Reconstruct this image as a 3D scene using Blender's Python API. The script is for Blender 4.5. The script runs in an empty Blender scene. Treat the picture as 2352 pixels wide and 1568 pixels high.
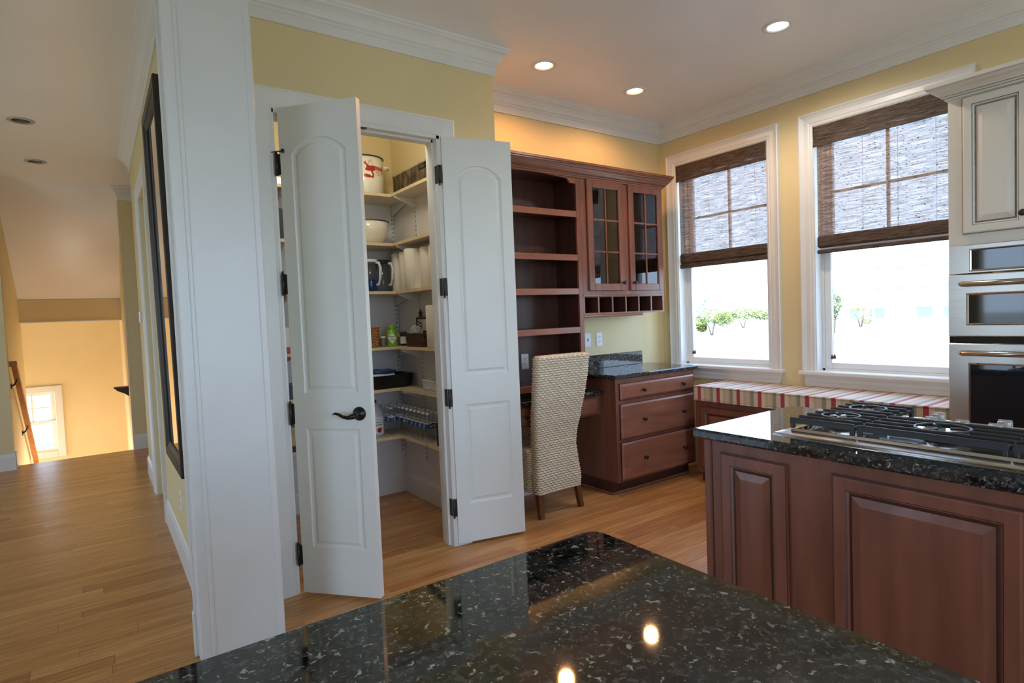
import bpy, math, random
from mathutils import Matrix, Vector
random.seed(7)
S = bpy.context.scene
C = S.collection
PI = math.pi

# ------------------------------------------------------------------ camera
cam_d = bpy.data.cameras.new('camera'); cam = bpy.data.objects.new('camera', cam_d); C.objects.link(cam)
cam_d.sensor_width = 36.0; cam_d.lens = 20.4790; cam_d.clip_start = 0.05; cam_d.clip_end = 2000
Rv = Vector((0.81286388, -0.58109264, -0.03979529)); Uv = Vector((0.05819625, 0.01304642, 0.99821991)); Fv = Vector((0.57953905, 0.81373284, -0.04442238))
CAM = Vector((-4.2642, -3.5708, 1.3803))
m = Matrix.Identity(4)
for i in range(3):
    m[i][0] = Rv[i]; m[i][1] = Uv[i]; m[i][2] = -Fv[i]; m[i][3] = CAM[i]
cam.matrix_world = m
S.camera = cam

# ------------------------------------------------------------------ world, sun, daylight, exposure
S.view_settings.view_transform = 'Standard'; S.view_settings.look = 'None'
S.view_settings.gamma = 1.0; S.view_settings.use_curve_mapping = False
S.view_settings.exposure = 0.56
S.cycles.use_denoising = True
S.cycles.max_bounces = 14; S.cycles.diffuse_bounces = 7; S.cycles.glossy_bounces = 6; S.cycles.transmission_bounces = 10; S.cycles.transparent_max_bounces = 40
S.cycles.caustics_reflective = False; S.cycles.caustics_refractive = False
S.cycles.sample_clamp_indirect = 6.0
W = bpy.data.worlds.new('sky'); S.world = W; W.use_nodes = True
nt = W.node_tree; nt.nodes.clear()
wo = nt.nodes.new('ShaderNodeOutputWorld'); bg = nt.nodes.new('ShaderNodeBackground'); tc = nt.nodes.new('ShaderNodeTexCoord')
sp = nt.nodes.new('ShaderNodeSeparateXYZ'); cr = nt.nodes.new('ShaderNodeValToRGB')
cr.color_ramp.elements[0].position = 0.0; cr.color_ramp.elements[0].color = (0.58, 0.77, 1.0, 1)
cr.color_ramp.elements[1].position = 0.75; cr.color_ramp.elements[1].color = (0.33, 0.57, 1.0, 1)
nt.links.new(tc.outputs['Generated'], sp.inputs[0]); nt.links.new(sp.outputs['Z'], cr.inputs[0])
nt.links.new(cr.outputs[0], bg.inputs[0]); bg.inputs[1].default_value = 5.0
nt.links.new(bg.outputs[0], wo.inputs[0])

def sun(rot, strength):
    d = bpy.data.lights.new('sun', 'SUN'); d.energy = strength; d.angle = 0.009; d.color = (1.0, 0.95, 0.86)
    o = bpy.data.objects.new('sun', d); C.objects.link(o); o.rotation_euler = rot; return o
_s = sun((0, 0, 0), 5.0)
_s.rotation_euler = Vector((-0.40, -0.52, 0.76)).to_track_quat('Z', 'Y').to_euler()

def area(name, loc, dirv, sx, sy, power, col, portal=False):
    d = bpy.data.lights.new(name, 'AREA'); d.shape = 'RECTANGLE'; d.size = sx; d.size_y = sy; d.energy = power; d.color = col
    o = bpy.data.objects.new(name, d); C.objects.link(o); o.location = loc
    z = -Vector(dirv).normalized(); up = Vector((0, 0, 1)); x = up.cross(z).normalized(); y = z.cross(x)
    mm = Matrix.Identity(4)
    for i in range(3): mm[i][0] = x[i]; mm[i][1] = y[i]; mm[i][2] = z[i]; mm[i][3] = loc[i]
    o.matrix_world = mm
    if portal: d.cycles.is_portal = True
    return o
# daylight through the kitchen windows and the stair window
area('window_portal_far', (0.24, -0.624, 1.75), (-1, 0, 0), 0.86, 1.85, 1, (1, 1, 1), True)
area('window_portal_near', (0.24, -1.834, 1.75), (-1, 0, 0), 0.86, 1.85, 1, (1, 1, 1), True)
area('window_portal_stair', (-5.03, 7.22, 0.13), (0, -1, 0), 0.7, 0.95, 1, (1, 1, 1), True)
# daylight through the glazed openings behind the camera and at the left of the living area
area('window_portal_rear', (-2.9, -7.1, 1.35), (0, 1, 0), 4.2, 2.5, 1, (1, 1, 1), True)
area('window_portal_left', (-8.1, -4.4, 1.35), (1, 0, 0), 2.4, 2.5, 1, (1, 1, 1), True)
area('window_portal_narrow', (-8.1, -0.765, 1.65), (1, 0, 0), 0.57, 1.5, 1, (1, 1, 1), True)
area('window_portal_hall', (-8.1, 1.8, 1.45), (1, 0, 0), 1.8, 2.3, 1, (1, 1, 1), True)
def lamp(name, loc, power, col, r):
    d = bpy.data.lights.new(name, 'POINT'); d.energy = power; d.color = col; d.shadow_soft_size = r
    o = bpy.data.objects.new(name, d); C.objects.link(o); o.location = loc
area('landing_fill_light', (-6.16, 6.58, -0.1), (1, -0.15, 0.1), 0.8, 1.6, 30, (1.0, 0.97, 0.90))  # added area light brightening the stairwell; the wall here has no opening
lamp('stair_fill_light', (-4.5, 5.6, -0.38), 14, (1.0, 0.95, 0.84), 0.12)  # unseen fill added below the floor edge to lift the soffit
lamp('pantry_fill_light', (-2.95, -0.30, 2.62), 6.0, (1.0, 0.97, 0.88), 0.10)  # unseen fill added behind the door head to brighten the shelves

# ------------------------------------------------------------------ materials
def new_mat(name):
    mt = bpy.data.materials.new(name); mt.use_nodes = True
    return mt, mt.node_tree, mt.node_tree.nodes['Principled BSDF']
def flat(name, col, rough=0.5, metal=0.0, spec=0.5, bump=0.0, bscale=200, var=0.0, vscale=6, coat=0.0, stretch=None):
    mt, t, b = new_mat(name)
    b.inputs['Base Color'].default_value = (*col, 1); b.inputs['Roughness'].default_value = rough
    b.inputs['Metallic'].default_value = metal; b.inputs['Specular IOR Level'].default_value = spec
    b.inputs['Coat Weight'].default_value = coat; b.inputs['Coat Roughness'].default_value = 0.08
    co = t.nodes.new('ShaderNodeTexCoord'); src = co.outputs['Object']
    if stretch:
        mp = t.nodes.new('ShaderNodeMapping'); mp.inputs['Scale'].default_value = stretch
        t.links.new(src, mp.inputs[0]); src = mp.outputs[0]
    n = t.nodes.new('ShaderNodeTexNoise'); n.inputs['Scale'].default_value = vscale; n.inputs['Detail'].default_value = 5
    t.links.new(src, n.inputs['Vector'])
    v = max(var, 0.02)
    r = t.nodes.new('ShaderNodeValToRGB'); r.color_ramp.elements[0].position = 0.3; r.color_ramp.elements[1].position = 0.7
    r.color_ramp.elements[0].color = (*[c * (1 - v) for c in col], 1); r.color_ramp.elements[1].color = (*[min(1, c * (1 + v)) for c in col], 1)
    t.links.new(n.outputs['Fac'], r.inputs[0]); t.links.new(r.outputs[0], b.inputs['Base Color'])
    if bump:
        n2 = t.nodes.new('ShaderNodeTexNoise'); n2.inputs['Scale'].default_value = bscale; n2.inputs['Detail'].default_value = 3
        t.links.new(src, n2.inputs['Vector'])
        bp = t.nodes.new('ShaderNodeBump'); bp.inputs['Strength'].default_value = bump; bp.inputs['Distance'].default_value = 0.002
        t.links.new(n2.outputs['Fac'], bp.inputs['Height']); t.links.new(bp.outputs[0], b.inputs['Normal'])
    return mt
def emit(name, col, s):
    mt, t, b = new_mat(name); b.inputs['Emission Color'].default_value = (*col, 1); b.inputs['Emission Strength'].default_value = s
    b.inputs['Base Color'].default_value = (*col, 1); return mt
YELLOW = flat('yellow_wall_paint', (0.70, 0.585, 0.33), 0.6, bump=0.08, bscale=300, var=0.02, vscale=3)
YSTAIR = flat('deep_yellow_wall_paint', (0.76, 0.63, 0.37), 0.6, bump=0.08, bscale=300, var=0.02, vscale=3)
PWHITE = flat('pantry_wall_paint', (0.72, 0.70, 0.70), 0.6, bump=0.1, bscale=250)
CEIL = flat('ceiling_paint', (0.84, 0.84, 0.85), 0.32, bump=0.05, bscale=260, var=0.015, vscale=2)
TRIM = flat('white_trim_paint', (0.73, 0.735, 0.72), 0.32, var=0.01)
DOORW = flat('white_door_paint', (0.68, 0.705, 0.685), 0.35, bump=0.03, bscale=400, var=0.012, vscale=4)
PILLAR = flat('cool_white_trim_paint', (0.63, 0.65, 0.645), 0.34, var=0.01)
VINYL = flat('white_vinyl_sash', (0.78, 0.78, 0.76), 0.35)
BLACK = flat('black_iron', (0.012, 0.013, 0.015), 0.38, spec=0.5, bump=0.1, bscale=500)
GRATE = flat('cast_iron_grate', (0.018, 0.021, 0.025), 0.42, bump=0.15, bscale=700)
BRONZE = flat('oil_rubbed_bronze', (0.018, 0.016, 0.014), 0.28, metal=0.5, var=0.2, vscale=40)
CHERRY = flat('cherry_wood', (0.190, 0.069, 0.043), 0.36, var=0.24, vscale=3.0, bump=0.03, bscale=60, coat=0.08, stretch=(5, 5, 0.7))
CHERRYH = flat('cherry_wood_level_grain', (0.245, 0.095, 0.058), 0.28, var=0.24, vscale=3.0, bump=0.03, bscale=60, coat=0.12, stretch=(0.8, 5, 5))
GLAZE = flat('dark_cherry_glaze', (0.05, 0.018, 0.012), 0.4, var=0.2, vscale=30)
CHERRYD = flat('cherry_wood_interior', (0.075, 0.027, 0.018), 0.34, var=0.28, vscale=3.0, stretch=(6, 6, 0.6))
LEGW = flat('brown_chair_leg_wood', (0.13, 0.045, 0.022), 0.35, var=0.25, vscale=5, stretch=(5, 5, 0.8))
CREAM = flat('cream_cabinet_paint', (0.70, 0.665, 0.585), 0.38, var=0.03, vscale=2)
CGLAZE = flat('umber_glaze', (0.20, 0.175, 0.145), 0.45, var=0.3, vscale=40)
STEEL = flat('brushed_stainless_steel', (0.64, 0.62, 0.585), 0.26, metal=1.0, var=0.04, vscale=2, bump=0.02, bscale=120, stretch=(1, 1, 40))
STEELP = flat('polished_stainless_steel', (0.56, 0.54, 0.50), 0.13, metal=1.0, var=0.03)
OVENGL = flat('black_oven_glass', (0.010, 0.012, 0.014), 0.04, spec=0.6)
GREYK = flat('grey_control_knob', (0.42, 0.42, 0.43), 0.35, metal=0.5)
OAKRAIL = flat('oak_handrail', (0.42, 0.17, 0.05), 0.3, var=0.2, vscale=5, stretch=(4, 1, 4))
PLATE = flat('white_plastic_plate', (0.78, 0.80, 0.82), 0.3)
SLOT = flat('dark_slot', (0.05, 0.05, 0.055), 0.5)
MIRROR = flat('mirror_glass', (0.90, 0.90, 0.88), 0.01, metal=1.0)
MFRAME = flat('dark_mirror_frame_wood', (0.018, 0.014, 0.014), 0.45, var=0.3, vscale=8, bump=0.08, bscale=80, stretch=(3, 3, 0.4))
SHELFT = flat('pale_shelf_board', (0.66, 0.58, 0.46), 0.5, var=0.06, vscale=10, stretch=(1, 4, 4))
SHELFE = flat('raw_wood_shelf_edge', (0.74, 0.58, 0.34), 0.5, var=0.1, vscale=10)
METALW = flat('white_enamelled_metal', (0.70, 0.72, 0.72), 0.4)
ENAMEL = flat('cream_enamel', (0.80, 0.77, 0.62), 0.12)
RED = flat('lobster_red', (0.40, 0.02, 0.015), 0.3)
NAVY = flat('navy_blue_plastic', (0.012, 0.02, 0.07), 0.3)
BLUE = flat('blue_bag_film', (0.01, 0.06, 0.25), 0.3, var=0.5, vscale=20)
TOWEL = flat('paper_towel', (0.84, 0.80, 0.70), 0.9, bump=0.5, bscale=180)
LGREEN = flat('lime_green_bottle', (0.20, 0.52, 0.02), 0.3, var=0.3, vscale=16)
DKGLASS = flat('dark_bottle', (0.012, 0.014, 0.012), 0.12)
LABELW = flat('white_paper_label', (0.75, 0.75, 0.72), 0.5)
LABELB = flat('navy_bottle_label', (0.02, 0.07, 0.26), 0.35)
BASKO = flat('honey_wicker', (0.48, 0.20, 0.05), 0.6, var=0.5, vscale=60, bump=0.6, bscale=120, stretch=(1, 1, 3))
BASKD = flat('dark_wicker', (0.075, 0.03, 0.018), 0.55, var=0.6, vscale=50, bump=0.6, bscale=120, stretch=(1, 1, 3))
WCANVAS = flat('white_woven_bin', (0.70, 0.70, 0.68), 0.7, var=0.12, vscale=40)
TEALP = flat('pale_teal_print', (0.40, 0.55, 0.55), 0.7, var=0.3, vscale=60)
JARB = flat('spice_in_jar', (0.22, 0.17, 0.10), 0.3, var=0.3, vscale=30)
BLACKP = flat('black_roasting_pan', (0.006, 0.006, 0.007), 0.35, bump=0.2, bscale=300)
WRAP = flat('brown_wrapped_tray', (0.13, 0.09, 0.05), 0.35, var=0.6, vscale=14, bump=0.5, bscale=30)
TANW = flat('pale_wood_edge', (0.45, 0.36, 0.2), 0.5, var=0.2)
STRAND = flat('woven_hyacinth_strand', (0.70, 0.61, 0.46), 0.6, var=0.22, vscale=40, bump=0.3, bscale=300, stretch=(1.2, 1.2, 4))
GAPSHADE = flat('painted_weave_gap_shade', (0.20, 0.125, 0.065), 0.8, var=0.3, vscale=40)  # shade between the strands, painted as a darker brown
REDT = flat('red_package', (0.35, 0.02, 0.02), 0.4)
LAMPG = emit('warm_lamp_glow', (1.0, 0.80, 0.50), 30.0)
LAMPW = emit('white_lamp_glow', (1.0, 0.95, 0.92), 16.0)
CAN = flat('warm_reflector_can', (0.75, 0.50, 0.22), 0.4, metal=0.2)
CANG = flat('grey_reflector_can', (0.36, 0.34, 0.28), 0.25, metal=0.7)
WHITEH = flat('white_siding', (0.85, 0.85, 0.84), 0.6)
ROOFH = flat('grey_roof_shingle', (0.30, 0.34, 0.38), 0.8)
GLASSH = flat('far_window_glass', (0.40, 0.45, 0.50), 0.3)
BARK = flat('grey_bark', (0.20, 0.17, 0.14), 0.9)
LEAF = flat('yellow_green_leaves', (0.20, 0.22, 0.045), 0.7, var=0.6, vscale=1.5)
LEAF2 = flat('soft_green_leaves', (0.15, 0.19, 0.06), 0.7, var=0.6, vscale=1.5)
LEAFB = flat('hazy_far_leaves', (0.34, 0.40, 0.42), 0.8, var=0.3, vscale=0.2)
LEAFY = flat('pale_straw_leaves', (0.42, 0.40, 0.16), 0.7, var=0.4, vscale=1.5)
LAWN = flat('dry_lawn', (0.42, 0.40, 0.30), 0.95, var=0.14, vscale=0.2)
DECKW = flat('grey_deck_rail', (0.32, 0.32, 0.34), 0.7)

def granite(name):
    mt, t, b = new_mat(name); L = t.links.new
    co = t.nodes.new('ShaderNodeTexCoord')
    def noise(sc, det, dist, rough=0.6):
        n = t.nodes.new('ShaderNodeTexNoise'); n.inputs['Scale'].default_value = sc; n.inputs['Detail'].default_value = det
        n.inputs['Distortion'].default_value = dist; n.inputs['Roughness'].default_value = rough; L(co.outputs['Object'], n.inputs['Vector']); return n
    def ramp(src, p0, p1, c0, c1):
        r = t.nodes.new('ShaderNodeValToRGB'); r.color_ramp.elements[0].position = p0; r.color_ramp.elements[1].position = p1
        r.color_ramp.elements[0].color = (*c0, 1); r.color_ramp.elements[1].color = (*c1, 1); L(src, r.inputs[0]); return r
    def mix(f, a, c):
        x = t.nodes.new('ShaderNodeMix'); x.data_type = 'RGBA'; L(f, x.inputs[0]); L(a, x.inputs[6]); L(c, x.inputs[7]); return x
    vo = t.nodes.new('ShaderNodeTexVoronoi'); vo.inputs['Scale'].default_value = 26; L(co.outputs['Object'], vo.inputs['Vector'])
    base = ramp(vo.outputs['Color'], 0.2, 0.9, (0.004, 0.005, 0.005), (0.024, 0.026, 0.025))
    mot = noise(75, 4, 0.5); motr = ramp(mot.outputs['Fac'], 0.50, 0.60, (0, 0, 0), (1, 1, 1))
    grey = ramp(noise(90, 2, 0).outputs['Fac'], 0.3, 0.7, (0.016, 0.020, 0.021), (0.085, 0.092, 0.092))
    m1 = mix(motr.outputs[0], base.outputs[0], grey.outputs[0])
    fl = noise(78, 4, 0.7, 0.55); flr = ramp(fl.outputs['Fac'], 0.615, 0.655, (0, 0, 0), (1, 1, 1))
    fc = ramp(noise(24, 2, 0).outputs['Fac'], 0.35, 0.65, (0.13, 0.14, 0.12), (0.40, 0.41, 0.36))
    m2 = mix(flr.outputs[0], m1.outputs[2], fc.outputs[0])
    L(m2.outputs[2], b.inputs['Base Color']); b.inputs['Roughness'].default_value = 0.035; b.inputs['Specular IOR Level'].default_value = 0.62
    return mt
GRAN = granite('dark_speckled_granite')

def oak():
    mt, t, b = new_mat('oak_floor_board'); L = t.links.new
    ge = t.nodes.new('ShaderNodeNewGeometry'); oi = t.nodes.new('ShaderNodeObjectInfo')
    ad = t.nodes.new('ShaderNodeMath'); ad.operation = 'ADD'; L(ge.outputs['Random Per Island'], ad.inputs[0]); L(oi.outputs['Random'], ad.inputs[1])
    fr = t.nodes.new('ShaderNodeMath'); fr.operation = 'FRACT'; L(ad.outputs[0], fr.inputs[0])
    r = t.nodes.new('ShaderNodeValToRGB'); e = r.color_ramp.elements
    e[0].position = 0.0; e[0].color = (0.47, 0.215, 0.075, 1); e[1].position = 1.0; e[1].color = (0.70, 0.40, 0.17, 1)
    k = r.color_ramp.elements.new(0.45); k.color = (0.63, 0.33, 0.125, 1)
    k = r.color_ramp.elements.new(0.8); k.color = (0.59, 0.31, 0.12, 1)
    L(fr.outputs[0], r.inputs[0])
    mp = t.nodes.new('ShaderNodeMapping'); mp.inputs['Scale'].default_value = (1.6, 38, 1); L(ge.outputs['Position'], mp.inputs[0])
    cb = t.nodes.new('ShaderNodeCombineXYZ'); ml = t.nodes.new('ShaderNodeMath'); ml.operation = 'MULTIPLY'; ml.inputs[1].default_value = 37
    L(fr.outputs[0], ml.inputs[0]); L(ml.outputs[0], cb.inputs[2]); L(ml.outputs[0], cb.inputs[0])
    va = t.nodes.new('ShaderNodeVectorMath'); L(mp.outputs[0], va.inputs[0]); L(cb.outputs[0], va.inputs[1])
    n = t.nodes.new('ShaderNodeTexNoise'); n.inputs['Scale'].default_value = 2.2; n.inputs['Detail'].default_value = 6; n.inputs['Distortion'].default_value = 0.4; L(va.outputs[0], n.inputs['Vector'])
    r2 = t.nodes.new('ShaderNodeValToRGB'); r2.color_ramp.elements[0].position = 0.28; r2.color_ramp.elements[1].position = 0.66
    r2.color_ramp.elements[0].color = (0.55, 0.46, 0.38, 1); r2.color_ramp.elements[1].color = (1.04, 1.03, 1.0, 1); L(n.outputs['Fac'], r2.inputs[0])
    x = t.nodes.new('ShaderNodeMix'); x.data_type = 'RGBA'; x.blend_type = 'MULTIPLY'; x.inputs[0].default_value = 0.9
    L(r.outputs[0], x.inputs[6]); L(r2.outputs[0], x.inputs[7]); L(x.outputs[2], b.inputs['Base Color'])
    b.inputs['Roughness'].default_value = 0.30; b.inputs['Specular IOR Level'].default_value = 0.38
    bp = t.nodes.new('ShaderNodeBump'); bp.inputs['Strength'].default_value = 0.12; bp.inputs['Distance'].default_value = 0.002
    L(n.outputs['Fac'], bp.inputs['Height']); L(bp.outputs[0], b.inputs['Normal'])
    return mt
OAK = oak()

def stripes():
    mt, t, b = new_mat('striped_cushion_cloth'); L = t.links.new
    ge = t.nodes.new('ShaderNodeNewGeometry'); s = t.nodes.new('ShaderNodeSeparateXYZ'); L(ge.outputs['Position'], s.inputs[0])
    a = t.nodes.new('ShaderNodeMath'); a.operation = 'MULTIPLY_ADD'; a.inputs[1].default_value = -1 / 0.17; a.inputs[2].default_value = -0.704 / 0.17 + 20
    L(s.outputs['Y'], a.inputs[0]); f = t.nodes.new('ShaderNodeMath'); f.operation = 'FRACT'; L(a.outputs[0], f.inputs[0])
    r = t.nodes.new('ShaderNodeValToRGB'); r.color_ramp.interpolation = 'CONSTANT'; e = r.color_ramp.elements
    e[0].position = 0; e[0].color = (0.36, 0.035, 0.045, 1); e[1].position = 0.165; e[1].color = (0.66, 0.56, 0.42, 1)
    for p, c in ((0.33, (0.52, 0.41, 0.26)), (0.45, (0.60, 0.46, 0.33)), (0.55, (0.54, 0.43, 0.28)), (0.655, (0.27, 0.26, 0.17)), (0.81, (0.62, 0.50, 0.38))):
        k = e.new(p); k.color = (*c, 1)
    L(f.outputs[0], r.inputs[0])
    L(r.outputs[0], b.inputs['Base Color'])
    b.inputs['Roughness'].default_value = 0.7; b.inputs['Sheen Weight'].default_value = 0.3
    n = t.nodes.new('ShaderNodeTexNoise'); n.inputs['Scale'].default_value = 350; bp = t.nodes.new('ShaderNodeBump'); bp.inputs['Strength'].default_value = 0.15; bp.inputs['Distance'].default_value = 0.001
    L(ge.outputs['Position'], n.inputs['Vector']); L(n.outputs['Fac'], bp.inputs['Height']); L(bp.outputs[0], b.inputs['Normal'])
    return mt
STRIPE = stripes()

def reed(name, open_amt, dens, br):
    # woven reed shade: reeds with small gaps between them that let the daylight through
    mt, t, b = new_mat(name); L = t.links.new; out = t.nodes['Material Output']
    ge = t.nodes.new('ShaderNodeNewGeometry')
    def noise(sc, det, x=1.0):
        mp = t.nodes.new('ShaderNodeMapping'); mp.inputs['Scale'].default_value = sc; L(ge.outputs['Position'], mp.inputs[0])
        n = t.nodes.new('ShaderNodeTexNoise'); n.inputs['Scale'].default_value = x; n.inputs['Detail'].default_value = det; L(mp.outputs[0], n.inputs['Vector']); return n
    n1 = noise((1, 9, 120), 3); n2 = noise((1, 60, 150), 2); n3 = noise((1, 7, 190), 2)
    r = t.nodes.new('ShaderNodeValToRGB'); r.color_ramp.elements[0].position = 0.36; r.color_ramp.elements[1].position = 0.62
    r.color_ramp.elements[0].color = (0.12 * br, 0.072 * br, 0.050 * br, 1); r.color_ramp.elements[1].color = (0.29 * br, 0.205 * br, 0.155 * br, 1); L(n1.outputs['Fac'], r.inputs[0])
    fk = t.nodes.new('ShaderNodeValToRGB'); fk.color_ramp.elements[0].position = 0.63; fk.color_ramp.elements[1].position = 0.67; L(n2.outputs['Fac'], fk.inputs[0])
    mx = t.nodes.new('ShaderNodeMix'); mx.data_type = 'RGBA'; L(fk.outputs[0], mx.inputs[0]); L(r.outputs[0], mx.inputs[6]); mx.inputs[7].default_value = (0.035, 0.02, 0.015, 1)
    L(mx.outputs[2], b.inputs['Base Color']); b.inputs['Roughness'].default_value = 0.75
    tr = t.nodes.new('ShaderNodeBsdfTranslucent'); L(mx.outputs[2], tr.inputs[0])
    m1 = t.nodes.new('ShaderNodeMixShader'); m1.inputs[0].default_value = 0.35; L(b.outputs[0], m1.inputs[1]); L(tr.outputs[0], m1.inputs[2])
    tp = t.nodes.new('ShaderNodeBsdfTransparent')
    gap = t.nodes.new('ShaderNodeMapRange'); gap.inputs[1].default_value = 0.30; gap.inputs[2].default_value = 0.70
    gap.inputs[3].default_value = open_amt - dens; gap.inputs[4].default_value = open_amt + dens; L(n3.outputs['Fac'], gap.inputs[0])
    sub = t.nodes.new('ShaderNodeMath'); sub.operation = 'MULTIPLY_ADD'; sub.inputs[1].default_value = -0.3; L(fk.outputs[0], sub.inputs[0]); L(gap.outputs[0], sub.inputs[2]); sub.use_clamp = True
    m2 = t.nodes.new('ShaderNodeMixShader'); L(sub.outputs[0], m2.inputs[0]); L(m1.outputs[0], m2.inputs[1]); L(tp.outputs[0], m2.inputs[2])
    L(m2.outputs[0], out.inputs[0]); return mt
REED = reed('woven_reed_shade', 0.335, 0.12, 1.5)
REEDV = reed('dense_reed_valance', 0.0, 0.0, 0.58)
REEDM = reed('loose_reed_valance_edge', 0.16, 0.55, 0.6)

def glass(name, tint=(1, 1, 1), refl=0.06, rough=0.0, extra=0.0):
    mt, t, b = new_mat(name); L = t.links.new; out = t.nodes['Material Output']
    tp = t.nodes.new('ShaderNodeBsdfTransparent'); tp.inputs[0].default_value = (*tint, 1)
    gl = t.nodes.new('ShaderNodeBsdfGlossy'); gl.inputs['Roughness'].default_value = rough
    fr0 = t.nodes.new('ShaderNodeFresnel'); fr0.inputs[0].default_value = 1.45; gm = t.nodes.new('ShaderNodeNewGeometry')
    fr = t.nodes.new('ShaderNodeMath'); fr.operation = 'MULTIPLY'; sb1 = t.nodes.new('ShaderNodeMath'); sb1.operation = 'SUBTRACT'; sb1.inputs[0].default_value = 1.0
    L(gm.outputs['Backfacing'], sb1.inputs[1]); ex = t.nodes.new('ShaderNodeMath'); ex.operation = 'ADD'; ex.inputs[1].default_value = extra; L(fr0.outputs[0], ex.inputs[0]); L(ex.outputs[0], fr.inputs[0]); L(sb1.outputs[0], fr.inputs[1])
    ms = t.nodes.new('ShaderNodeMixShader'); L(fr.outputs[0], ms.inputs[0]); L(tp.outputs[0], ms.inputs[1]); L(gl.outputs[0], ms.inputs[2])
    L(ms.outputs[0], out.inputs[0]); return mt
GLASS = glass('clear_window_glass'); CABGL = glass('cabinet_pane_glass', (0.75, 0.74, 0.70), extra=0.03)
PETB = glass('clear_bottle_plastic', (0.955, 0.97, 0.97), rough=0.05, extra=0.05)
JUGP = flat('milky_jug_plastic', (0.50, 0.53, 0.55), 0.25)
CRINK = flat('crinkled_clear_film', (0.75, 0.76, 0.77), 0.15); CRINK.node_tree.nodes['Principled BSDF'].inputs['Alpha'].default_value = 0.42
FILMW = glass('clear_wrap_film', (0.8, 0.8, 0.78), rough=0.12)

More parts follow.
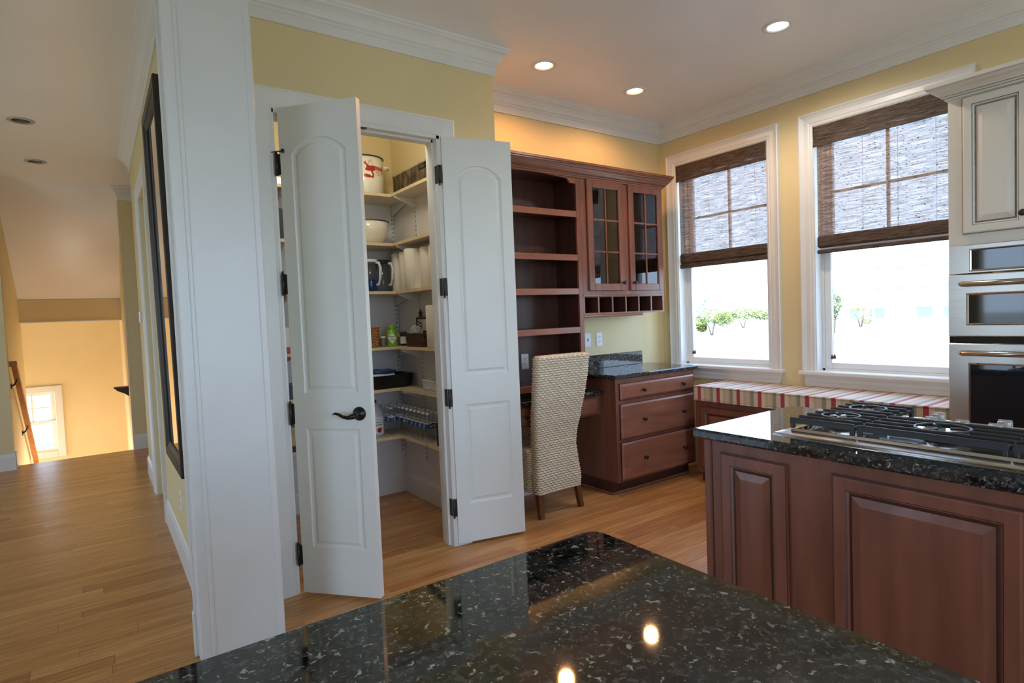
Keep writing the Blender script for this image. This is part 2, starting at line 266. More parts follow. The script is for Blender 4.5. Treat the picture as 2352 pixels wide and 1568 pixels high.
# ------------------------------------------------------------------ mesh helpers
class MB:
    def __init__(s, M=None): s.v = []; s.f = []; s.mi = []; s.sm = []; s.M = M
    def P(s, p):
        p = Vector(p); s.v.append(tuple(s.M @ p) if s.M else tuple(p)); return len(s.v) - 1
    def F(s, ids, mi=0, sm=False): s.f.append(tuple(ids)); s.mi.append(mi); s.sm.append(sm)
    def box(s, x0, x1, y0, y1, z0, z1, mi=0, bev=0.0):
        if x0 > x1: x0, x1 = x1, x0
        if y0 > y1: y0, y1 = y1, y0
        if z0 > z1: z0, z1 = z1, z0
        b = min(bev, (x1 - x0) * .45, (y1 - y0) * .45, (z1 - z0) * .45)
        X, Y, Z = (x0, x1), (y0, y1), (z0, z1)
        if b <= 0:
            i = [s.P((X[a], Y[c], Z[d])) for d in (0, 1) for c in (0, 1) for a in (0, 1)]
            for q in ((0, 2, 3, 1), (4, 5, 7, 6), (0, 1, 5, 4), (2, 6, 7, 3), (0, 4, 6, 2), (1, 3, 7, 5)): s.F([i[k] for k in q], mi)
            return s
        V = {}
        for a in (0, 1):
            for c in (0, 1):
                for d in (0, 1):
                    sx, sy, sz = (b if a == 0 else -b), (b if c == 0 else -b), (b if d == 0 else -b)
                    V[a, c, d, 0] = s.P((X[a], Y[c] + sy, Z[d] + sz)); V[a, c, d, 1] = s.P((X[a] + sx, Y[c], Z[d] + sz)); V[a, c, d, 2] = s.P((X[a] + sx, Y[c] + sy, Z[d]))
        def q(ids, flip):
            s.F(ids[::-1] if flip else ids, mi)
        for a in (0, 1):
            q([V[a, 0, 0, 0], V[a, 0, 1, 0], V[a, 1, 1, 0], V[a, 1, 0, 0]], a == 1)
            q([V[0, a, 0, 1], V[1, a, 0, 1], V[1, a, 1, 1], V[0, a, 1, 1]], a == 1)
            q([V[0, 0, a, 2], V[0, 1, a, 2], V[1, 1, a, 2], V[1, 0, a, 2]], a == 1)
        for a in (0, 1):
            for c in (0, 1):
                q([V[a, c, 0, 0], V[a, c, 1, 0], V[a, c, 1, 1], V[a, c, 0, 1]], (a + c) % 2 == 1)
                q([V[a, 0, c, 2], V[a, 1, c, 2], V[a, 1, c, 0], V[a, 0, c, 0]], (a + c) % 2 == 1)
                q([V[0, a, c, 1], V[1, a, c, 1], V[1, a, c, 2], V[0, a, c, 2]], (a + c) % 2 == 1)
                for d in (0, 1):
                    q([V[a, c, d, 0], V[a, c, d, 1], V[a, c, d, 2]], (a + c + d) % 2 == 1)
        return s
    def extr(s, prof, fn0, fn1, mi=0, cap=True):
        """sweep a closed profile [(p, q)] between two end functions (p, q) -> point"""
        a = [s.P(fn0(p, q)) for p, q in prof]; b = [s.P(fn1(p, q)) for p, q in prof]; n = len(prof)
        for i in range(n): s.F((a[i], a[(i + 1) % n], b[(i + 1) % n], b[i]), mi)
        if cap: s.F(a[::-1], mi); s.F(b, mi)
        return s
    def lathe(s, prof, c=(0, 0, 0), n=24, mi=0, axis='z', sm=True, cap=True):
        rings = []
        for r, h in prof:
            ring = []
            for i in range(n):
                t = 2 * PI * i / n; a, b = r * math.cos(t), r * math.sin(t)
                p = {'z': (a, b, h), 'x': (h, a, b), 'y': (a, h, -b)}[axis]
                ring.append(s.P((c[0] + p[0], c[1] + p[1], c[2] + p[2])))
            rings.append(ring)
        for k in range(len(rings) - 1):
            for i in range(n):
                j = (i + 1) % n; s.F((rings[k][i], rings[k][j], rings[k + 1][j], rings[k + 1][i]), mi, sm)
        if cap: s.F(rings[0][::-1], mi); s.F(rings[-1], mi)
        return s
    def tube(s, pts, rad, n=8, mi=0, cap=True, squash=1.0, closed=False):
        pts = [Vector(p) for p in pts]; rs = rad if isinstance(rad, (list, tuple)) else [rad] * len(pts)
        rings = []; up = Vector((0, 0, 1)); N = len(pts)
        for k, p in enumerate(pts):
            if closed: t = (pts[(k + 1) % N] - pts[k - 1]).normalized()
            else: t = (pts[min(k + 1, N - 1)] - pts[max(k - 1, 0)]).normalized()
            u = up if abs(t.dot(up)) < 0.95 else Vector((1, 0, 0))
            x = t.cross(u).normalized(); y = x.cross(t)
            rings.append([s.P(p + x * (rs[k] * math.cos(2 * PI * i / n)) + y * (rs[k] * squash * math.sin(2 * PI * i / n))) for i in range(n)])
        for k in range(N if closed else N - 1):
            a, b = rings[k], rings[(k + 1) % N]
            for i in range(n):
                j = (i + 1) % n; s.F((a[i], a[j], b[j], b[i]), mi, True)
        if cap and not closed: s.F(rings[0][::-1], mi); s.F(rings[-1], mi)
        return s
    def ribbon(s, pts, rad, mi=0, w=None):
        return s.tube(pts, rad, 4, mi)
    def rings(s, outline, steps, fill=True):
        """concentric outlines; steps = [(inset, w, material)]"""
        prev = None
        for ins, w, mi in steps:
            cur = [s.P((u, v, w)) for u, v in outline(ins)]; n = len(cur)
            if prev:
                for i in range(n): s.F((prev[i], prev[(i + 1) % n], cur[(i + 1) % n], cur[i]), mi)
            prev = cur; last = mi
        if fill: s.F(prev, fill if isinstance(fill, int) and not isinstance(fill, bool) else 0)
        return s
    def build(s, name, mats, parent=None, label=None, kind=None):
        me = bpy.data.meshes.new(name); me.from_pydata(s.v, [], s.f)
        if not isinstance(mats, (list, tuple)): mats = [mats]
        for mm_ in mats: me.materials.append(mm_)
        me.polygons.foreach_set('material_index', s.mi); me.polygons.foreach_set('use_smooth', s.sm); me.update()
        o = bpy.data.objects.new(name, me); C.objects.link(o)
        if parent:
            o.parent = parent
            if parent.type == 'EMPTY': o.matrix_parent_inverse = Matrix.Translation(-Vector(parent.location))
        if label: o['label'] = label
        if kind: o['kind'] = kind
        return o
def rect(u0, u1, v0, v1):
    return lambda t: [(u0 + t, v0 + t), (u1 - t, v0 + t), (u1 - t, v1 - t), (u0 + t, v1 - t)]
def frame(o, u, v, w):
    mm = Matrix.Identity(4)
    for i in range(3): mm[i][0] = u[i]; mm[i][1] = v[i]; mm[i][2] = w[i]; mm[i][3] = o[i]
    return mm
def fy(y): return frame((0, y, 0), (1, 0, 0), (0, 0, 1), (0, -1, 0))       # local (x, z, out) on a face looking to -y
def fx(x): return frame((x, 0, 0), (0, -1, 0), (0, 0, 1), (-1, 0, 0))      # local (-y, z, out) on a face looking to -x
def thing(name, label, cat, loc=(0, 0, 0), group=None, kind=None):
    o = bpy.data.objects.new(name, None); C.objects.link(o); o.location = loc; o.empty_display_size = 0.05
    if label: o['label'] = label
    if cat: o['category'] = cat
    if group: o['group'] = group
    if kind: o['kind'] = kind
    return o
def tag(o, label, cat, group=None):
    o['label'] = label; o['category'] = cat
    if group: o['group'] = group
    return o
def struct(name, label=None):
    o = thing(name, label, None, kind='structure'); return o
def wall(name, mb, mat, label=None):
    return mb.build(name, mat, None, label, 'structure')
def dup(root, loc=None, label=None, rz=None):
    c = root.copy(); C.objects.link(c)
    if loc is not None: c.location = loc
    if rz is not None: c.rotation_euler = (0, 0, rz)
    if label: c['label'] = label
    for ch in root.children:
        d = ch.copy(); C.objects.link(d); d.parent = c
        for g in ch.children:
            e = g.copy(); C.objects.link(e); e.parent = d
    return c

# ------------------------------------------------------------------ the room shell
H = 3.033; HC = 2.876
XP, YP = -2.155, -0.513          # outer corner of the pantry block
XM = -3.917                      # hall face of the pantry's left wall
YST = 4.49                       # edge of the floor at the stair
# floor: planks laid along x
fl = MB(); fl.box(-8, 0.0, -7, YST - 0.02, -0.25, -0.021); FLOOR = fl.build('floor', OAK, None, 'honey oak strip floor running through kitchen, pantry and hall', 'structure')
pw = 0.083
def plank_mesh(L):
    mb = MB(); b = 0.0009; g = 0.0003; x0, x1, y0, y1 = g, L - g, g, pw - g
    o = [mb.P(p) for p in ((x0, y0, -0.02), (x1, y0, -0.02), (x1, y1, -0.02), (x0, y1, -0.02))]
    e = [mb.P(p) for p in ((x0, y0, -b), (x1, y0, -b), (x1, y1, -b), (x0, y1, -b))]
    t = [mb.P(p) for p in ((x0 + b, y0 + b, 0), (x1 - b, y0 + b, 0), (x1 - b, y1 - b, 0), (x0 + b, y1 - b, 0))]
    for i in range(4):
        j = (i + 1) % 4; mb.F((o[i], o[j], e[j], e[i])); mb.F((e[i], e[j], t[j], t[i]))
    mb.F(t); return mb
zones = ((-5.25, -3.93, -1.0, YST), (-3.7, -0.55, -2.3, -0.15), (-3.55, -2.3, -0.5, 0.70))
rest = MB(); plank_me = {}; n_pl = 0
y = YST - pw; rr = random.Random(11)
while y > -7:
    x = -8.0 - rr.random() * 0.9
    while x < 0:
        L = rr.choice((0.55, 0.8, 1.05, 1.3, 1.6)); xa, xb = x, x + L
        x += L
        if xb < -8 or xa > -0.02: continue
        hit = any(xa < z1 - 0.05 and xb > z0 + 0.05 and z2 < y + pw / 2 < z3 for z0, z1, z2, z3 in zones)
        if hit and n_pl < 300 and xa > -8 and xb < 0:
            if L not in plank_me:
                p = plank_mesh(L).build('plank', OAK, FLOOR); plank_me[L] = p.data
            else:
                p = bpy.data.objects.new('plank', plank_me[L]); C.objects.link(p); p.parent = FLOOR
            p.location = (xa, y, 0); n_pl += 1
        else:
            a, b_ = max(xa, -8), min(xb, 0)
            rest.box(a + .001, b_ - .001, y + .001, y + pw - .001, -0.02, 0)
    y -= pw
rest.build('plank_field', OAK, FLOOR, 'remaining oak strips out of sight', 'stuff')
nz = MB(); nz.tube([(-5.06, YST, -0.017), (-3.97, YST, -0.017)], 0.017, 10); nz.build('stair_nosing', OAK, FLOOR)

LIGHTS = ((-1.737, -0.515), (-0.856, -0.510), (-0.866, -1.648), (-4.642, 2.317), (-4.642, 3.640))
cb0 = MB(); hs = 0.058; xs = [-8] + sorted({v for x, y in LIGHTS for v in (x - hs, x + hs)}) + [0.2]; ys = [-7] + sorted({v for x, y in LIGHTS for v in (y - hs, y + hs)}) + [4.41]
for xa, xb in zip(xs, xs[1:]):
    run = None
    for ya, yb0 in zip(ys, ys[1:]):
        if any(abs((xa + xb) / 2 - x) < hs and abs((ya + yb0) / 2 - y) < hs for x, y in LIGHTS):
            if run is not None: cb0.box(xa, xb, run, ya, H, H + 0.2)
            run = None
        elif run is None: run = ya
    if run is not None: cb0.box(xa, xb, run, ys[-1], H, H + 0.2)
wall('ceiling', cb0, CEIL, 'smooth off-white ceiling over kitchen and hall')
MBr = MB(); MBr.box(-11.2, 0.2, -10.2, 7.3, H + 0.2, H + 0.35); wall('roof', MBr, WHITEH, 'roof slab with added overhang that keeps sun out')  # unseen overhang added to block direct sun at the openings
wall('wall_back', MB().box(XP - 0.12, 0.2, 0.0, 0.12, -0.25, H), YELLOW, 'yellow wall behind the built-in desk')
# window wall with two openings
W1 = (-1.052, -0.196); W2 = (-2.261, -1.407); WZ = (0.885, 2.640)
wb = MB()
wb.box(0, 0.2, -7, W2[0], -0.25, H); wb.box(0, 0.2, W2[1], W1[0], -0.25, H); wb.box(0, 0.2, W1[1], 0.12, -0.25, H)
for a, b in (W1, W2): wb.box(0, 0.2, a, b, -0.25, WZ[0]); wb.box(0, 0.2, a, b, WZ[1], H)
wall('wall_right', wb, YELLOW, 'yellow wall holding the two kitchen windows')
# pantry block
OX0, OX1, OZ = -3.497, -2.562, 2.450
pb = MB(); pb.box(-3.64, OX0 - 0.014, YP, YP + 0.12, -0.02, H); pb.box(OX1, XP, YP, YP + 0.12, -0.02, H); pb.box(OX0 - 0.014, OX1, YP, YP + 0.12, OZ, H)
wall('wall_pantry_front', pb, YELLOW, 'yellow wall around the pantry doorway')
wall('wall_pantry_right', MB().box(XP - 0.12, XP, YP + 0.12, 0.0, -0.02, H), YELLOW, 'yellow side wall of the pantry block')
SPL = 2.30
for nm, bx in (('wall_pantry_back_low', (-3.64, XP - 0.12, 0.768, 0.89, -0.02, SPL)), ('wall_pantry_right_inner_low', (XP - 0.126, XP - 0.12, YP + 0.12, 0.768, -0.02, SPL)), ('wall_pantry_left_inner_low', (-3.64, -3.634, YP + 0.12, 0.768, -0.02, SPL))):
    wall(nm, MB().box(*bx), PWHITE)
for nm, bx in (('wall_pantry_back_high', (-3.64, XP - 0.12, 0.768, 0.89, SPL, H)), ('wall_pantry_right_inner_high', (XP - 0.126, XP - 0.12, YP + 0.12, 0.768, SPL, H)), ('wall_pantry_left_inner_high', (-3.64, -3.634, YP + 0.12, 0.768, SPL, H))):
    wall(nm, MB().box(*bx), YELLOW)
wall('wall_pantry_return', MB().box(XP - 0.12, XP, 0.12, 0.89, -0.02, H), PWHITE)
# hall wall (left wall of the pantry), with a door opening
D0, D1, DZ = 1.335, 2.12, 2.45
hb = MB(); hb.box(XM, -3.66, -0.79, YP, -0.02, H); hb.box(XM, -3.64, YP, D0, -0.02, H); hb.box(XM, -3.64, D1, 3.06, -0.02, H); hb.box(XM, -3.64, D0, D1, DZ, H)
wall('wall_hall', hb, YELLOW, 'yellow hall wall where the framed mirror hangs')
wall('wall_hall_return', MB().box(-3.64, -2.4, 2.94, 3.06, -0.02, H), YELLOW)
wall('wall_hall_far', MB().box(-3.97, -2.3, YST, YST + 0.12, -0.25, H), YELLOW, 'pale yellow wall right of the stair opening')
wall('wall_hall_side', MB().box(-2.4, -2.28, 3.06, YST, -0.02, H), YELLOW)
# house shell behind the camera and to the left, with large glazed openings
sb = MB(); sb.box(-8.2, -8, -7, -5.6, -0.25, H); sb.box(-8.2, -8, -3.2, -1.05, -0.25, H); sb.box(-8.2, -8, -0.48, 0.9, -0.25, H); sb.box(-8.2, -8, -1.05, -0.48, 2.4, H); sb.box(-8.2, -8, -1.05, -0.48, -0.25, 0.9); sb.box(-8.2, -8, 2.7, 4.4, -0.25, H)
sb.box(-8.2, -8, -5.6, -3.2, 2.6, H); sb.box(-8.2, -8, -5.6, -3.2, -0.25, 0.1); sb.box(-8.2, -8, 0.9, 2.7, 2.6, H); sb.box(-8.2, -8, 0.9, 2.7, -0.25, 0.3)
wall('wall_left', sb, YELLOW, 'yellow outer wall with window openings')
rb = MB(); rb.box(-8.2, -5.0, -7.2, -7, -0.25, H); rb.box(-0.8, 0.2, -7.2, -7, -0.25, H); rb.box(-5.0, -0.8, -7.2, -7, 2.6, H); rb.box(-5.0, -0.8, -7.2, -7, -0.25, 0.1)
wall('wall_rear', rb, YELLOW, 'yellow rear wall with a wide glazed opening')
# stair well
wall('wall_stair_end', MB().box(-8.2, -5.02, 4.27, 4.39, -0.02, H), YELLOW, 'yellow wall end beside the stair')
wall('wall_stair_left', MB().box(-5.16, -5.04, 4.39, 6.15, -1.6, H), YSTAIR, 'yellow wall carrying the stair handrail')
wall('wall_stair_right', MB().box(-3.97, -3.85, YST + 0.12, 7.1, -1.6, H), YSTAIR, 'yellow right wall of the stair well')
SW = (-5.36, -4.80, -0.29, 0.555)
eb = MB(); eb.box(-6.3, SW[0], 7.0, 7.14, -1.6, H); eb.box(SW[1], -3.85, 7.0, 7.14, -1.6, H); eb.box(SW[0], SW[1], 7.0, 7.14, -1.6, SW[2]); eb.box(SW[0], SW[1], 7.0, 7.14, SW[3], H)
wall('wall_stair_far', eb, YSTAIR, 'deep yellow wall at the foot of the stair')
wall('wall_stair_landing', MB().box(-6.3, -6.18, 6.15, 7.0, -1.6, H), YSTAIR)
wall('wall_stair_landing_near', MB().box(-6.3, -5.16, 6.03, 6.15, -1.6, H), YSTAIR)
wall('floor_landing', MB().box(-6.3, -3.85, 4.9, 7.14, -1.6, -1.42), OAK)
so = MB(); prof = [(4.40, H), (6.0, 1.82), (6.0, 1.545), (6.06, 1.545), (7.0, 1.60), (7.0, 3.3), (4.40, 3.3)]
so.extr(prof, lambda p, q: (-5.16, p, q), lambda p, q: (-3.97, p, q))
wall('ceiling_stair', so, CEIL, 'sloping soffit under the upper stair flight')
sf = MB(); sf.box(-5.04, -3.97, 5.985, 6.0, 1.545, 1.815); wall('wall_stair_header', sf, YSTAIR, 'olive yellow header band below the sloping soffit')
wall('trim_1', MB().box(-5.04, -3.97, 5.975, 6.06, 1.528, 1.545, bev=0.003), TRIM, 'thin white edge below the stair header')
wall('trim_2', MB().box(-3.985, -3.965, YST - 0.002, YST + 0.125, -0.25, H - 0.16), YSTAIR)
st = MB()
for k in range(8): st.box(-5.04, -3.97, YST + 0.0 + 0.02 + k * 0.26, YST + 0.3 + k * 0.26, -1.45, -0.19 * (k + 1), bev=0.004)
wall('floor_stair', st, OAK, 'oak stair going down behind the floor edge')

# crown moulding: p = out from wall, q = height
CP = [(0, HC), (0.012, HC), (0.013, HC + 0.052), (0.019, HC + 0.055), (0.024, HC + 0.064), (0.022, HC + 0.070), (0.030, HC + 0.074), (0.036, HC + 0.086), (0.046, HC + 0.104), (0.058, HC + 0.118), (0.070, HC + 0.126), (0.074, HC + 0.128), (0.075, HC + 0.140), (0.083, HC + 0.144), (0.083, H), (0, H)]
def crown(name, axis, wallpos, sign, a0, k0, a1, k1, label=None):
    mb = MB()
    def pt(a, k):
        if axis == 'x': return lambda p, q: (a + k * p, wallpos + sign * p, q)
        return lambda p, q: (wallpos + sign * p, a + k * p, q)
    mb.extr(CP, pt(a0, k0), pt(a1, k1)); return wall(name, mb, TRIM, label)
crown('trim_3', 'x', 0.0, -1, XP, 1, 0.0, -1, 'white crown molding above the desk wall')
crown('trim_4', 'y', 0.0, -1, 0.0, -1, -7.0, 0, 'white crown molding above the windows')
crown('trim_5', 'y', XP, 1, YP, -1, 0.0, -1, 'white crown molding on the pantry side')
crown('trim_6', 'x', YP, -1, -3.64, 0, XP, 1, 'white crown molding above the pantry doors')
crown('trim_7', 'y', XM, -1, -0.80, 0, 3.06, 1, 'white crown molding along the hall wall')
crown('trim_8', 'x', 3.06, 1, XM, -1, -2.4, 0)
crown('trim_9', 'x', YST, -1, -3.97, -1, -2.4, 0, 'short white crown molding at the stair opening')
# baseboards
BP = [(0, 0), (0.016, 0), (0.016, 0.135), (0.012, 0.15), (0.006, 0.165), (0, 0.17)]
def baseb(name, axis, wp, sign, a0, a1, label=None):
    mb = MB()
    if axis == 'x': mb.extr(BP, lambda p, q: (a0, wp + sign * p, q), lambda p, q: (a1, wp + sign * p, q))
    else: mb.extr(BP, lambda p, q: (wp + sign * p, a0, q), lambda p, q: (wp + sign * p, a1, q))
    return wall(name, mb, TRIM, label)
baseb('baseboard_hall_near', 'y', XM, -1, -0.80, D0 - 0.1, 'white baseboard below the framed mirror')
baseb('baseboard_hall_far', 'y', XM, -1, D1 + 0.1, 3.06, 'short white baseboard beyond the hall door')
baseb('baseboard_stair', 'x', YST, -1, -3.975, -2.4, 'white baseboard at the stair opening')
baseb('baseboard_left', 'x', 4.27, -1, -8, -5.005, 'white baseboard on the wall end beside the stair')
bq = MB(); bq.box(-5.022, -5.003, 4.252, 4.392, 0, 0.172, bev=0.006); wall('baseboard_left_end', bq, TRIM, 'white baseboard return at the stair opening')
baseb('baseboard_pantry_back', 'x', 0.768, -1, -3.634, -2.281, 'white baseboard at the back of the pantry')
baseb('baseboard_pantry_right', 'y', -2.281, -1, -0.39, 0.752, 'white baseboard on the right in the pantry')
baseb('baseboard_back', 'x', 0.0, -1, XP, -1.16)

# pillar: cased wall end between kitchen and hall
pl = struct('trim_10', 'tall white cased wall end between kitchen and hall')
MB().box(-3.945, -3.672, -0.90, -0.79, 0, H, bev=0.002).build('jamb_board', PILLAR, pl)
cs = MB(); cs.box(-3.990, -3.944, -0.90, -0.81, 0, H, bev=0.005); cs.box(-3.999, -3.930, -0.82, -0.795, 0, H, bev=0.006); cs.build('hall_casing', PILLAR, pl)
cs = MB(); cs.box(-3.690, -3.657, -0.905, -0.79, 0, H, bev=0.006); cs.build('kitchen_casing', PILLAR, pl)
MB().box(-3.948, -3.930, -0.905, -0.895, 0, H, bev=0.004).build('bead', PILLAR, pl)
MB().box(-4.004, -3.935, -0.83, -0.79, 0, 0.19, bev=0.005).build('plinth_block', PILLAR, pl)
# pantry door casing
pc = struct('trim_11', 'white molded casing around the pantry doorway')
CA = [(0, 0), (0.10, 0), (0.10, 0.022), (0.092, 0.024), (0.085, 0.020), (0.02, 0.016), (0.012, 0.012), (0.006, 0.014), (0, 0.010)]  # (away from opening, out of wall)
cm = MB(); cm.extr(CA, lambda p, q: (OX0 - p, YP - q, 0), lambda p, q: (OX0 - p, YP - q, OZ + p)); cm.build('side_casing', TRIM, pc)
cm = MB(); cm.extr(CA, lambda p, q: (OX1 + p, YP - q, 0), lambda p, q: (OX1 + p, YP - q, OZ + p)); cm.build('side_casing', TRIM, pc)
cm = MB(); cm.extr(CA, lambda p, q: (OX0 - p, YP - q, OZ + p), lambda p, q: (OX1 + p, YP - q, OZ + p)); cm.build('head_casing', TRIM, pc)
jm = MB(); jm.box(OX0 - 0.014, OX0 + 0.008, YP - 0.010, YP + 0.13, 0, OZ); jm.box(OX1 - 0.018, OX1 + 0.001, YP - 0.010, YP + 0.13, 0, OZ); jm.box(OX0, OX1, YP - 0.010, YP + 0.13, OZ - 0.018, OZ + 0.001)
jm.box(OX0 + 0.008, OX0 + 0.014, YP + 0.045, YP + 0.075, 0, OZ); jm.box(OX1 - 0.03, OX1 - 0.018, YP + 0.035, YP + 0.075, 0, OZ); jm.box(OX0, OX1, YP + 0.035, YP + 0.075, OZ - 0.03, OZ - 0.018)
jm.build('jamb', TRIM, pc)
MB().box(-3.03 - 0.045, -3.03 + 0.03, YP - 0.004, YP + 0.028, OZ - 0.021, OZ - 0.0175, bev=0.001).build('ball_catch', BLACK, pc, 'small black catch plate in the door head')

# ------------------------------------------------------------------ pantry doors
def arch(u0, u1, v0, vs, rise, n=13):
    hw = (u1 - u0) / 2; R = (hw * hw + rise * rise) / (2 * rise); uc = (u0 + u1) / 2; cv = vs + rise - R
    def fn(t):
        a, b = u0 + t, u1 - t; pts = [(a, v0 + t), (b, v0 + t)]
        for i in range(n):
            u = b + (a - b) * i / (n - 1); pts.append((u, cv + math.sqrt(max((R - t) ** 2 - (u - uc) ** 2, 0))))
        return pts
    return fn
def leaf(mb, Wd, Hd, pu0, pu1, T=0.035):
    low = rect(pu0, pu1, 0.235, 0.838); top = arch(pu0, pu1, 1.016, 2.195, 0.072)
    steps = [(0, 0, 0), (0.006, -0.006, 0), (0.014, -0.0075, 0), (0.020, -0.0075, 0), (0.034, -0.002, 0)]
    M0 = mb.M
    for side in (0, 1):
        mb.M = M0 if side == 0 else M0 @ frame((Wd, 0, 0), (-1, 0, 0), (0, 1, 0), (0, 0, -1))
        w = T / 2
        def quad(a, b, c, d): mb.F([mb.P((a, c, w)), mb.P((b, c, w)), mb.P((b, d, w)), mb.P((a, d, w))])
        a0, a1 = (pu0, pu1) if side == 0 else (Wd - pu1, Wd - pu0)
        sh = a0 - pu0
        quad(0, a0, 0, Hd); quad(a1, Wd, 0, Hd); quad(a0, a1, 0, 0.235); quad(a0, a1, 0.838, 1.016)
        tp = [(u + sh, v) for u, v in top(0)][2:]
        for i in range(len(tp) - 1):
            mb.F([mb.P((tp[i + 1][0], tp[i + 1][1], w)), mb.P((tp[i][0], tp[i][1], w)), mb.P((tp[i][0], Hd, w)), mb.P((tp[i + 1][0], Hd, w))])
        for fn in (low, top):
            mb.rings(lambda t, fn=fn: [(u + sh, v) for u, v in fn(t)], [(i, w + d, k) for i, d, k in steps], fill=True)
    mb.M = M0
    for u in (0, Wd):
        q = [mb.P((u, 0, -T / 2)), mb.P((u, 0, T / 2)), mb.P((u, Hd, T / 2)), mb.P((u, Hd, -T / 2))]; mb.F(q if u else q[::-1])
    for v in (0, Hd):
        q = [mb.P((0, v, -T / 2)), mb.P((Wd, v, -T / 2)), mb.P((Wd, v, T / 2)), mb.P((0, v, T / 2))]; mb.F(q if not v else q[::-1])
def hinge(mb, z, flip=1):
    # knuckle with two leaves, local: u along door, w out of the seen face
    mb.lathe([(0.006, -0.052), (0.007, -0.05), (0.007, 0.05), (0.006, 0.052), (0.003, 0.058)], (0, 0, 0), 10)
a = math.radians(49.6)
d = Vector((math.cos(a), -math.sin(a), 0)); n_out = Vector((-math.sin(a), -math.cos(a), 0))
HLp = Vector((-3.497, -0.535, 0.018)); O1 = HLp + d * 0.028 - n_out * 0.0175
lm = MB(frame(O1, d, (0, 0, 1), n_out)); leaf(lm, 0.428, 2.425, 0.066, 0.360)
DL = lm.build('door_1', DOORW, None, 'tall white left pantry door with black lever, standing half open', 'structure')
ZH = (0.21, 0.93, 1.58, 2.17)
for z in ZH:
    hm = MB(frame(HLp + d * 0.012 + n_out * 0.004 + Vector((0, 0, z - 0.018)), d, n_out, (0, 0, 1)))
    hm.lathe([(0.0075, -0.055), (0.0075, 0.055)], (0, 0, 0), 10); hm.lathe([(0.004, 0.055), (0.006, 0.060), (0.003, 0.066)], (0, 0, 0), 10)
    hm.box(0.0, 0.020, -0.016, -0.003, -0.05, 0.05); hm.box(-0.012, 0, -0.02, -0.003, -0.05, 0.05)
    hm.build('hinge', BLACK, DL, 'black hinge')
sm_ = MB(frame(HLp + d * 0.012 + n_out * 0.004 + Vector((0, 0, 2.212)), d, n_out, (0, 0, 1)))
sm_.tube([(-0.02, 0.008, 0), (0.012, 0.006, 0), (0.05, 0.02, -0.004)], 0.003, 6); sm_.lathe([(0.008, -0.008), (0.008, 0.008)], (0.052, 0.02, -0.004), 10); sm_.build('door_stop', BLACK, DL, 'small black hinge-pin door stop')
LV = MB(frame(O1 + d * 0.364 + n_out * 0.0175 + Vector((0, 0, 0.915)), d, (0, 0, 1), n_out))
LV.lathe([(0.034, 0.0), (0.034, 0.006), (0.028, 0.012), (0.014, 0.016), (0.012, 0.045), (0.010, 0.052)], (0, 0, 0), 24)
lvo = LV.build('lever_handle', BRONZE, DL, 'black lever handle with round rose')
LV = MB(frame(O1 + d * 0.364 + n_out * 0.0175 + Vector((0, 0, 0.915)), d, (0, 0, 1), n_out))
LV.tube([(0.006, -0.002, 0.046), (-0.012, -0.006, 0.050), (-0.034, -0.012, 0.052), (-0.060, -0.008, 0.052), (-0.085, 0.004, 0.050), (-0.105, 0.008, 0.048), (-0.122, 0.002, 0.046)], [0.013, 0.014, 0.0105, 0.0085, 0.0075, 0.006, 0.002], 10)
LV.build('lever', BRONZE, lvo)
a = math.radians(167.2); d2 = Vector((-math.cos(a), -math.sin(a), 0)); n2 = Vector((-math.sin(a), math.cos(a), 0))
HRp = Vector((-2.562, -0.541, 0.018)); O2 = HRp + d2 * 0.004 - n2 * 0.0175
lm = MB(frame(O2, d2, (0, 0, 1), n2)); leaf(lm, 0.438, 2.425, 0.077, 0.366)
DR = lm.build('door_2', DOORW, None, 'tall white right pantry door folded back against the wall', 'structure')
for z in (0.24, 0.905, 1.565, 2.225):
    hm = MB(); hm.box(OX1 - 0.0215, OX1 - 0.0175, YP - 0.010, YP + 0.022, z - 0.052, z + 0.052, bev=0.002)
    hm.lathe([(0.0075, z - 0.052), (0.0075, z + 0.052)], (OX1 - 0.014, YP - 0.022, 0), 10); hm.lathe([(0.004, z - 0.066), (0.0055, z - 0.06), (0.004, z - 0.052)], (OX1 - 0.014, YP - 0.022, 0), 8)
    hm.box(OX1 - 0.012, OX1 + 0.002, YP - 0.029, YP - 0.0255, z - 0.052, z + 0.052)
    hm.build('hinge', BLACK, DR, 'black hinge')

# hall door and casing
hc = struct('trim_12', 'white casing around the hall door')
for s_, y0 in ((-1, D0), (1, D1)):
    cm = MB(); cm.extr(CA, lambda p, q: (XM - q, y0 + s_ * p, 0), lambda p, q: (XM - q, y0 + s_ * p, DZ + p)); cm.build('side_casing', TRIM, hc)
cm = MB(); cm.extr(CA, lambda p, q: (XM - q, D0 - p, DZ + p), lambda p, q: (XM - q, D1 + p, DZ + p)); cm.build('head_casing', TRIM, hc)
MB().box(XM + 0.03, XM + 0.065, D0, D1, 0.01, DZ).build('door_3', DOORW, None, 'closed white hall door seen edge-on beyond the mirror', 'structure')

